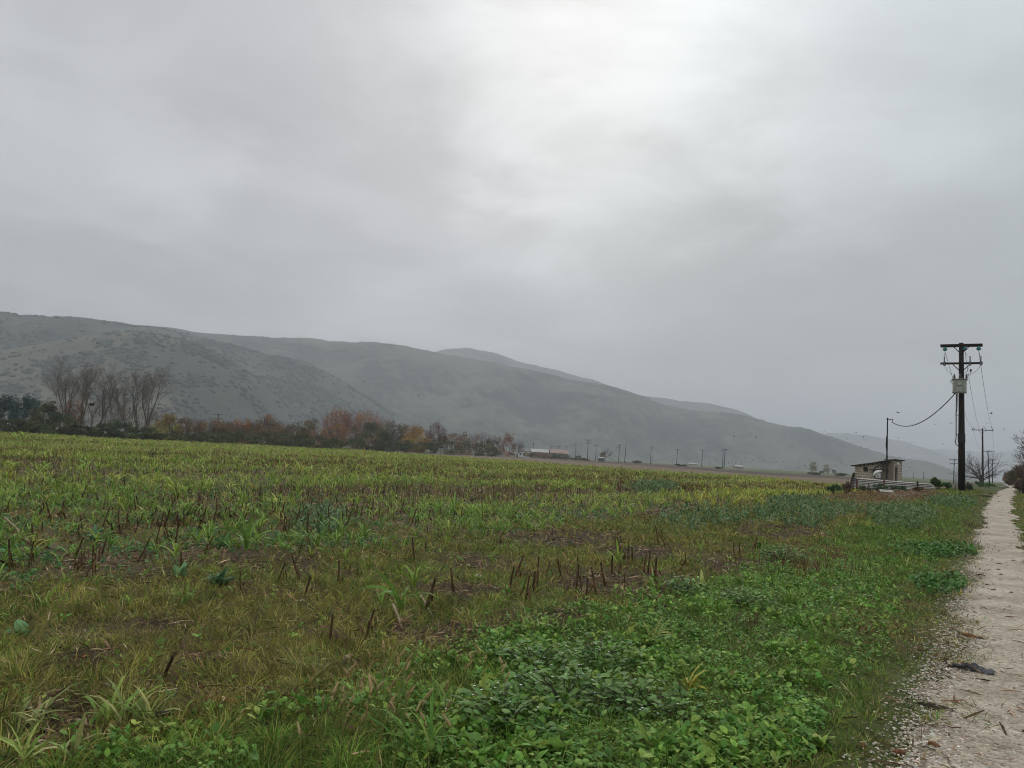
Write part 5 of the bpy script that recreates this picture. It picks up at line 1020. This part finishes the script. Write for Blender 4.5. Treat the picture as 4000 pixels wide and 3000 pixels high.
    for px, py, Y, lab in [(3805,1672,143.6,'dark bird perched on the left end of the second pole crossarm'),(3844,1668,143.6,'dark bird perched on top of the second pole'),(3873,1670,143.6,'dark bird perched on the right end of the second pole crossarm'),(3864.5,1758,231.5,'dark bird perched beside the top of the third pole')]:
        o = put(px, py, 13 if Y < 200 else 9, 'perch', lab, None, Y); o.rotation_euler = (rad(50), 0, random.uniform(.5, 1.5))
build_birds()
# ------------------------------------------------------------------ foreground plants one can point at
def tuft_mesh(name, n, L0, L1, W0, cols, spread=.05, bend_=(.7, 1.9), th=(.05, .5), segs=4, prof=MZ):
    base = np.stack([rng.normal(0, spread, n), rng.normal(0, spread, n), np.full(n, -.01)], -1)
    return mesh_np(name, *(lambda q: (q[0], q[1], M_leaf, q[2]))(ribbons(base, rng.uniform(L0, L1, n), W0*rng.uniform(.6, 1.3, n), rng.uniform(0, 6.28, n), rng.uniform(*th, n), rng.uniform(*bend_, n), segs, prof, pick(n, cols, None, .12), rng.normal(0, .35, n))))
def ground_thing(name, label, cat, px, py, me, group=None, s=1.0, rz=None, dz=0.0):
    g = G(px, py); o = link(name, me, None, (g.x, g.y, g.z+dz)); o.scale = (s, s, s); o.rotation_euler = (0, 0, rng.uniform(0, 6.28) if rz is None else rz); return tag(o, label, cat, group)
BRIGHT = [(.20,.29,.05),(.16,.25,.045),(.24,.31,.07)]; PALE = [(.25,.29,.09),(.20,.26,.08),(.30,.30,.11)]
def build_tufts():
    gt = 'bright grass tufts in the foreground'
    for lab, px, py, n, l0, l1, w, c in [('arching bright green grass clump at the lower left',140,2850,22,.16,.34,.015,PALE), ('largest bright green grass clump with broad arching blades',420,2830,16,.18,.36,.022,BRIGHT), ('bright grass clump touching the right of the largest one',560,2835,18,.16,.36,.017,PALE), ('small grass shoots between the big lower left clumps',640,2830,14,.12,.26,.013,BRIGHT), ('fine pale grass tuft near the middle of the foreground',1190,2640,34,.14,.34,.008,PALE), ('yellow green tuft left of the middle of the lower edge',1760,2800,20,.14,.30,.012,BRIGHT), ('upright pale tuft beside the straw patch',2060,2470,22,.18,.42,.010,PALE),
         ('broad bladed yellow green shoot at the bottom left corner',90,2985,9,.14,.26,.02,BRIGHT), ('pale broad leaf arching over at the bottom left',300,2970,8,.2,.36,.02,PALE), ('small yellow green tuft in the left grass strip',520,2375,12,.12,.26,.014,BRIGHT), ('thin yellow tuft right of the small left one',680,2350,12,.12,.24,.010,PALE), ('bent grass clump near the left edge, mid height',170,2375,12,.14,.36,.014,BRIGHT), ('pale green tuft at the edge of the olive strip',310,2510,12,.12,.26,.012,PALE),
         ('yellow tuft rising from the green weeds',2700,2700,12,.16,.32,.020,[(.34,.29,.04),(.30,.28,.05)]), ('straw yellow drooping tuft behind the flowering weed',2540,2510,12,.18,.34,.012,[(.32,.30,.09),(.27,.28,.08)]), ('yellow green tuft among weeds near the middle right',3030,2530,9,.14,.28,.022,BRIGHT), ('pale maize shoot standing upright among grass',2742,2300,6,.22,.34,.045,[(.36,.40,.13),(.3,.36,.10)]), ('broad maize shoot with long drooping leaves',2565,2310,7,.2,.5,.028,BRIGHT), ('small bright tuft at the far side of the olive strip',2085,2080,20,.2,.36,.016,BRIGHT), ('yellow tuft in the weeds before the hut',3385,2060,12,.2,.4,.02,[(.33,.30,.06)]), ('pale tuft between the stalks',2400,2195,9,.16,.3,.018,BRIGHT), ('green tall tuft in the middle of the verge',3080,2360,26,.2,.42,.012,LUSH), ('tall dark grass clump in the verge weeds',2780,2400,34,.2,.45,.013,LUSH), ('long bladed clump at the lower edge of the weeds',1640,2960,26,.25,.5,.012,LUSH)]:
        ground_thing('grass_tuft', lab, 'grass tuft', px, py, tuft_mesh('grass_tuft', n, l0, l1, w, c, .03 if n < 14 else .045), gt)
    # docks and big-leaved plants
    for lab, px, py, n, l0, l1, w, c in [('big blue green dock plant with crinkled leaves',850,2285,34,.12,.27,.06,[(.12,.21,.095),(.145,.24,.12),(.09,.175,.075)]), ('smaller dock plant left of the big one',700,2255,20,.10,.24,.05,[(.12,.22,.10),(.10,.19,.075)]), ('pair of broad dock leaves at the left edge',75,2485,4,.12,.18,.09,[(.13,.24,.11)]), ('upright dark green dock in the near field',870,2140,18,.2,.36,.04,[(.09,.18,.05)]), ('leafy dock at the left of the near field',360,2110,12,.18,.34,.05,[(.09,.2,.08)]), ('dark feathery clump left of centre in the near field',1310,2085,40,.1,.32,.02,[(.045,.10,.045)]), ('dark green grass mound in the olive strip',2235,2140,60,.08,.2,.008,[(.05,.075,.028)]), ('broad leaved rosette at the bottom of the weeds',2120,2960,14,.12,.22,.08,LUSH), ('toothed leaf rosette at the bottom middle',2560,2940,16,.14,.26,.055,LUSH), ('big leaved weed at the lower edge of the verge',3200,2930,12,.1,.18,.07,LUSH)]:
        ground_thing('dock_plant', lab, 'plant', px, py, tuft_mesh('dock_plant', n, l0, l1, w, c, .02, (.5, 1.3), (.15, .9), 4, [.25, .8, 1, .75, .1]), 'large leaved plants')
    # foxtail grass
    vs_ = []
    for i in range(5):
        mb = MB(); l = random.uniform(.22, .34); lean = random.uniform(.01, .07); st = [Vector((lean*t*t, 0, l*t)) for t in (0, .35, .7, 1)]; mb.tube(st, .0016, 4); stem = mb.mesh('stem', M_fstem)
        hb = MB(); d = Vector((lean*2, 0, l)).normalized(); h0 = st[-1]; hl = random.uniform(.045, .07)
        hb.tube([h0+d*(hl*t)+Vector((.02*t*t, 0, 0)) for t in (0, .2, .5, .8, 1)], [.003, .0065, .0075, .006, .002], 7)
        for k in range(70):
            t = random.random(); a = random.uniform(0, 6.28); p = h0+d*(hl*t)+Vector((.02*t*t, 0, 0)); o_ = Vector((math.cos(a), math.sin(a), .8)); q = p+o_*.013; sd = Vector((-math.sin(a), math.cos(a), 0))*.0012
            hb.add([p-sd, p+sd, q], [(0, 1, 2)])
        vs_.append((stem, hb.mesh('seed_head', M_fox)))
    pts = [(1310,2700),(1260,2745),(1320,2790),(1350,2740),(1240,2790),(1390,2720),(1410,2700),(1420,2690),(1450,2670),(1525,2690),(1570,2670),(1560,2700),(1500,2720),(1480,2740),(1545,2755),(1445,2770),(1340,2810),(1370,2800),(1400,2850),(1420,2840),(1455,2830),(1490,2840),(1500,2820),(1530,2850),(1550,2830),(1600,2860),(1330,2880),(1290,2890),(1250,2900),(1320,2930),(1380,2900),(1430,2910),(1560,2880),(1570,2900),(1600,2950),(1640,2900),(1660,2620),(1700,2615),(1715,2640),(1775,2660),(1790,2670),(1830,2610),(1850,2690),(1890,2690),(1900,2660),(1940,2680),(1960,2745),(1980,2730),(1730,2890),(1720,2930),(1800,2970),(1680,2985),(1470,2960),(1540,2990),(1250,2960),(1180,2960)]
    for i, (px, py) in enumerate(pts):
        g = G(px-8, min(py+95, 3120)); t = thing('foxtail_grass', 'ripe tan foxtail grass head on a thin stem at the edge of the green weeds', 'foxtail grass', g, rng.uniform(0, 6.28), 'foxtail grass heads in the foreground'); s = rng.uniform(.8, 1.15); t.scale = (s, s, s)
        a, b = vs_[i % 5]; link('stem', a, t); link('seed_head', b, t)
    # flowering dark weeds
    M_fl = solid('white_petals', (.7,.7,.66), (.8,.8,.76), 10, .6)
    for lab, px, py, w, h, n in [('dark green flowering weed, lowest left of the flowering group',1960,2800,.46,.27,230), ('dark leafy weed with white flowers in the middle of the group',2200,2720,.55,.30,300), ('dark flowering weed at the right of the group',2460,2730,.50,.24,230), ('flowering weed at the upper left of the group',2080,2580,.42,.26,190), ('flowering weed at the upper right of the group',2330,2560,.46,.27,220), ('small flowering weed behind the dead brown stems',2900,2330,.45,.26,240), ('grey green flowering weed left of the verge middle',2680,2280,.38,.24,200), ('tall grey green weed near the far verge',3050,2150,.5,.32,260)]:
        g = G(px, py+40); t = thing('flowering_weed', lab, 'weed', g, 0, 'white flowered dark weeds'); t['kind'] = 'thing'; t.scale = (.88, .88, .8)
        u_ = rng.normal(0, 1, (n, 3)); u_ /= np.linalg.norm(u_, axis=1)[:, None]; u_[:, 2] = np.abs(u_[:, 2]); n = n; P = u_*(rng.random(n)**.4)[:, None]*np.array([w, w, h]); P[:, 2] += .02
        V, F, C = ribbons(P, rng.uniform(.035, .09, n), rng.uniform(.028, .058, n), rng.uniform(0, 6.28, n), rng.uniform(.7, 1.5, n), rng.uniform(.1, .7, n), 3, LEAF, pick(n, [(.095,.185,.042),(.115,.21,.052),(.075,.15,.036),(.145,.235,.065)], None, .15), rng.normal(0, .3, n)); link('leaves', mesh_np('leaves', V, F, M_leaf, C), t)
        mb = MB(); fb = MB()
        for k in range(22):
            a = random.uniform(0, 6.28); e = random.uniform(.2, 1.2); q = Vector((math.cos(a)*w*math.cos(e), math.sin(a)*w*math.cos(e), h*math.sin(e)*1.05)); mb.tube([Vector((0,0,-.02)), q*.5+Vector((0,0,.04)), q], [.005,.004,.002], 4)
        for k in range(16):
            i = rng.integers(n); p = Vector(P[i])*1.06+Vector((0,0,.02)); 
            for j in range(5): a = j*1.257; b = a+.9; s = .0075; fb.add([p, p+Vector((math.cos(a)*s, math.sin(a)*s, .002)), p+Vector((math.cos((a+b)/2)*s*1.5, math.sin((a+b)/2)*s*1.5, .001)), p+Vector((math.cos(b)*s, math.sin(b)*s, .002))], [(0,1,2,3)])
        mb.build('stems', M_wstem, t); f_ = fb.build('flowers', M_fl, t); f_['kind'] = 'stuff'
    # patch of dead upright stems in the verge
    for lab, px, py, w, h, n in [('dead brown upright weed stems in the middle of the verge',3190,2240,.75,.34,80), ('reddish dead weed near the track edge',3790,2060,.35,.24,50), ('sparse dead brown stems left of the main dead clump',3110,2250,.5,.3,40), ('dead brown weed low in the green verge',2905,2460,.14,.16,22)]:
        g = G(px, py); P = np.stack([rng.normal(0, w*.5, n)+g.x, rng.normal(0, w*.5, n)+g.y, np.zeros(n)], -1); P[:, 2] = gz(P[:, 0], P[:, 1]); P -= np.array(g)
        V, F, C = ribbons(P, rng.uniform(.5, 1.1, n)*h, np.full(n, .010), rng.uniform(0, 6.28, n), np.abs(rng.normal(0, .25, n)), rng.uniform(-.1, .5, n), 3, [1, .9, .7, .4], pick(n, [(.13,.075,.04),(.09,.05,.03),(.17,.11,.06)], None, .2), rng.uniform(-1, 1, n))
        t = thing('dead_weed', lab, 'dead weed', g, 0, 'dead brown weeds'); t['kind'] = 'thing'; link('stems', mesh_np('stems', V, F, M_dry, C), t)['kind'] = 'stuff'
M_fox = solid('foxtail_seed', (.29,.205,.085), (.40,.30,.15), 30, .8, .2); M_fstem = solid('foxtail_stem', (.16,.15,.05), (.22,.18,.07), 10); M_wstem = solid('weed_stem', (.045,.05,.03), (.07,.06,.035), 10)
build_tufts()
def build_debris():
    M_cob = solid('corn_cob', (.10,.042,.018), (.21,.10,.045), 60, .85, .2, bump=.8); M_husk = solid('dry_husk', (.17,.12,.075), (.30,.23,.15), 12, .85, .2, stretch=(1,3,1)); M_red = solid('red_cob', (.17,.05,.022), (.26,.085,.035), 50, .8, .2, bump=.6); M_stick = solid('rotten_stick', (.03,.022,.017), (.075,.055,.04), 14, .9, .1, bump=.4); M_rag = solid('grey_cloth', (.045,.046,.052), (.11,.112,.12), 9, .8, .2, bump=.3)
    def cob(px, py, l, r, az, lab, mat=M_cob, husk=False, name='corn_cob'):
        g = G(px, py); t = thing(name, lab, 'corn cob', (g.x, g.y, g.z+r*.9), az, 'old corn cobs'); n = 13; mb = MB(); pts = []; rr = []
        for i in range(n): f = i/(n-1); pts.append((l*(f-.5), .004*math.sin(f*5), 0)); rr.append(max(.003, r*(math.sin(math.pi*min(1, .12+f*.86))**.45))*(1+.06*(-1)**i))
        mb.tube(pts, rr, 12); mb.build('kernels', mat, t)
        if husk:
            hb = MB()
            for k in range(7):
                a = random.uniform(-.5, .5); L = random.uniform(.09, .17); z = random.uniform(-.01, .02); w = random.uniform(.012, .022); q = [Vector((l*.45, 0, z)), Vector((l*.45+L*.5*math.cos(a), L*.5*math.sin(a), z+.02)), Vector((l*.45+L*math.cos(a*1.4), L*math.sin(a*1.4), -r*.7))]; s = Vector((-math.sin(a), math.cos(a), .3)).normalized(); V = []
                for p, ww in zip(q, (.5, 1, .4)): V += [p-s*w*ww, p+s*w*ww]
                hb.add(V, [(0,1,3,2),(2,3,5,4)])
            hb.build('husk', M_husk, t)
        return t
    cob(3785,2493,.13,.024,rad(-32),'rust brown corn cob with torn husk lying on the track edge',husk=True); cob(3515,2952,.075,.018,rad(20),'brown cob fragment at the bottom right beside the track'); cob(3650,2922,.075,.017,rad(-55),'brown cob fragment on the gravel near the bottom right')
    cob(3372,2925,.06,.017,rad(70),'brown cob scrap in the grass near the bottom right'); cob(870,2745,.22,.016,rad(-8),'long red brown cob lying in the olive grass',M_red); cob(1170,2915,.10,.014,rad(-25),'small red brown cob at the bottom left of the foxtails',M_red); cob(3945,2418,.09,.014,rad(-48),'thin brown cob on the pale track')
    cob(3770,2530,.05,.012,rad(-30),'tiny brown cob bit below the husked cob'); cob(3745,2540,.05,.012,rad(-35),'dark cob bit at the grass edge below the husked cob'); cob(3660,2570,.03,.012,0,'reddish cob crumb at the gravel edge'); cob(2730,2905,.09,.028,rad(15),'brown rotten cob in the weeds at the bottom',M_cob); cob(2620,2950,.08,.03,rad(60),'tan rotten cob beside a rosette at the bottom',M_husk); cob(2110,2470,.09,.014,rad(-20),'orange cob piece in the straw patch',M_red); cob(1345,2660,.07,.016,rad(-15),'orange brown cob piece above the foxtails',M_red); cob(1470,2590,.06,.015,rad(10),'small red cob piece under the broken stalks',M_red); cob(3620,2425,.05,.012,rad(40),'brown crumb on the verge grass')
    for px, py, l, az, lab in [(3900,2230,.10,-30,'upper dark clod on the far track'),(3830,2250,.09,-35,'dark brown clod at the left rut edge'),(3910,2250,.08,-32,'brown clod in the middle of the track'),(3905,2208,.14,-35,'long dark clod across the far track'),(3858,2130,.12,-35,'dark turf clod at the left rut edge, farther off'),(3950,2320,.05,-20,'small dark clod on the track'),(3960,2195,.12,-38,'thin dark stick like clod at the track right'),(3858,2290,.07,-30,'brown clod on the gravel edge, nearer'),(3880,2310,.07,-34,'brown flat clod on the track middle')]:
        g = G(px, py); mb = MB(); n = 9; mb.tube([(l*(i/(n-1)-.5), random.uniform(-.01, .01), .004) for i in range(n)], [max(.004, .02*math.sin(math.pi*(.08+.84*i/(n-1)))*random.uniform(.7, 1.2)) for i in range(n)], 7)
        o = mb.build('dirt_clod', M_stick, None, (g.x, g.y, g.z+.012)); o.rotation_euler = (0, 0, rad(az)); tag(o, lab, 'clod', 'clods on the track')
    # sticks
    for lab, p0, p1, r, h in [('dark rotten stick lying beside the largest grass clump',(610,2842),(690,2792),.016,.05),('long leaning broken stalk at the left edge',(15,2050),(132,2140),.014,.1),('pale fallen stalk across the near field',(715,2135),(845,2132),.012,.03),('short stick in the grass above the foxtails',(1345,2605),(1378,2570),.013,.05),('split pale stalk pointing at the sky near the margin',(1640,2360),(1690,2415),.010,.08),('broken stalk piece in the olive strip',(1530,2415),(1570,2460),.011,.12),('pale stick at the grass edge above the husked cob',(3715,2462),(3765,2480),.011,.02),('dark twig beside the grey rag',(3690,2600),(3750,2612),.006,.01)]:
        a, b = G(*p0), G(*p1); L = (b-a).length; mb = MB().tube([Vector((0,0,h+r)), (b-a)*.5+Vector((0,0,h*.6+r)), (b-a)+Vector((0,0,r))], [r, r*1.1, r*.85], 8); tag(mb.build('broken_stick', M_stick if 'dark' in lab else M_husk, None, a), lab, 'stick')
    # the two-piece bent stalk at the left edge of the near field
    # grey rag on the gravel
    g = G(3795, 2628); t = thing('grey_rag', 'crumpled dark grey rag on the gravel at the track edge', 'rag', g, rad(-40)); n, m = 16, 9; V = []
    for j in range(m):
        for i in range(n): u_, v_ = i/(n-1)-.5, j/(m-1)-.5; w_ = .10*(1-.6*abs(u_)); V.append((u_*.30+.02*float(vn(j, i, 3, 2)), v_*w_+.03*float(vn(i, j, 2, 4)), .012+.055*float(vn(i, j, 1.7, 6))*(1-abs(u_)*1.2)+.02*abs(math.sin(v_*9+u_*4))))
    mb = MB(); mb.add(V, [(j*n+i, j*n+i+1, (j+1)*n+i+1, (j+1)*n+i) for j in range(m-1) for i in range(n-1)]); c = mb.build('cloth', M_rag, t); sd = c.modifiers.new('solid', 'SOLIDIFY'); sd.thickness = .006
    mb = MB()
    for k in range(12): a = math.pi+random.uniform(-.6, .6); mb.tube([(-.10,0,.04), (-.10+math.cos(a)*.05, math.sin(a)*.05, .03), (-.10+math.cos(a)*.1, math.sin(a)*.1, .005)], .004, 4)
    mb.build('frayed_end', M_stick, t)
    g = G(3640, 2770); mb = MB()
    for k in range(60): a = random.uniform(-.5, .5); p = Vector((random.gauss(0, .05), random.gauss(0, .02), random.uniform(.01, .03))); q = Vector((math.cos(a), math.sin(a), random.uniform(-.1, .15)))*.035; mb.tube([p-q, p, p+q], .0025, 3)
    o = mb.build('dung_heap', M_stick, None, g); o.rotation_euler = (0, 0, rad(-30)); tag(o, 'flat dark clump of trampled straw at the gravel edge', 'straw clump')
    # stones
    for px, py, s, lab in [(3648,2670,.016,'white stone at the edge of the gravel and grass'),(3595,2818,.018,'pale flat stone near the straw clump'),(3640,2785,.015,'white stone beside the straw clump'),(3880,2925,.014,'white round pebble on the track'),(3660,2965,.02,'large pale stone by the cob fragments'),(3905,2690,.013,'orange leaf like stone on the track'),(1868,2255,.05,'pale flat stone in the olive strip')]:
        g = G(px, py); mb = MB().lathe((0,0,-.2*s), [(s*.5,0),(s*1.1,s*.25),(s*1.0,s*.6),(s*.5,s*.85),(s*.1,s*.9)], 9); mb.v = [(x*(1+random.gauss(0,.1)), y*(.7+random.gauss(0,.08)), z) for x, y, z in mb.v]
        tag(mb.build('stone', solid('pale_stone', (.5,.46,.38), (.62,.58,.5), 20) if 'orange' not in lab else M_cob, None, g, True), lab, 'stone', 'single stones')
    # puddles far along the track
    M_w = solid('puddle_water', (.10,.095,.085), (.12,.11,.10), 2, .05, .8)
    for px, py, w, l in [(3912,1903,1.0,7),(3934,1908,.8,5),(3841,1938,.9,1.6),(3925,1898,.9,12)]:
        g = G(px, py); mb = MB(); n = 22; V = [];
        for i in range(n): a = 6.283*i/n; k = 1+.2*math.sin(3*a+px)+.1*math.sin(5*a); u_, v_ = l*.5*math.cos(a)*k, w*.5*math.sin(a)*k; V.append((RD[0]*u_-RD[1]*v_, RD[1]*u_+RD[0]*v_, 0))
        mb.add(V, [tuple(range(n))]); tag(mb.build('puddle', M_w, None, (g.x, g.y, g.z+.10)), 'pale rain puddle shining far along the track', 'puddle', kind='structure')
build_debris()
# ------------------------------------------------------------------ haze
def build_haze():
    m, nt = newmat('thin_mist'); v = nd(nt, 'ShaderNodeVolumePrincipled'); v.inputs['Density'].default_value = HAZE; v.inputs['Color'].default_value = (.90, .95, 1.0, 1); v.inputs['Anisotropy'].default_value = 0.0
    o = nd(nt, 'ShaderNodeOutputMaterial'); nt.links.new(v.outputs[0], o.inputs['Volume'])
    b = MB().box((0, 0, 259), (21600, 21600, 522)).build('haze', m); tag(b, 'thin grey mist hanging over the plain and hills', 'mist', kind='stuff')
HAZE = 2.85e-4
build_haze()
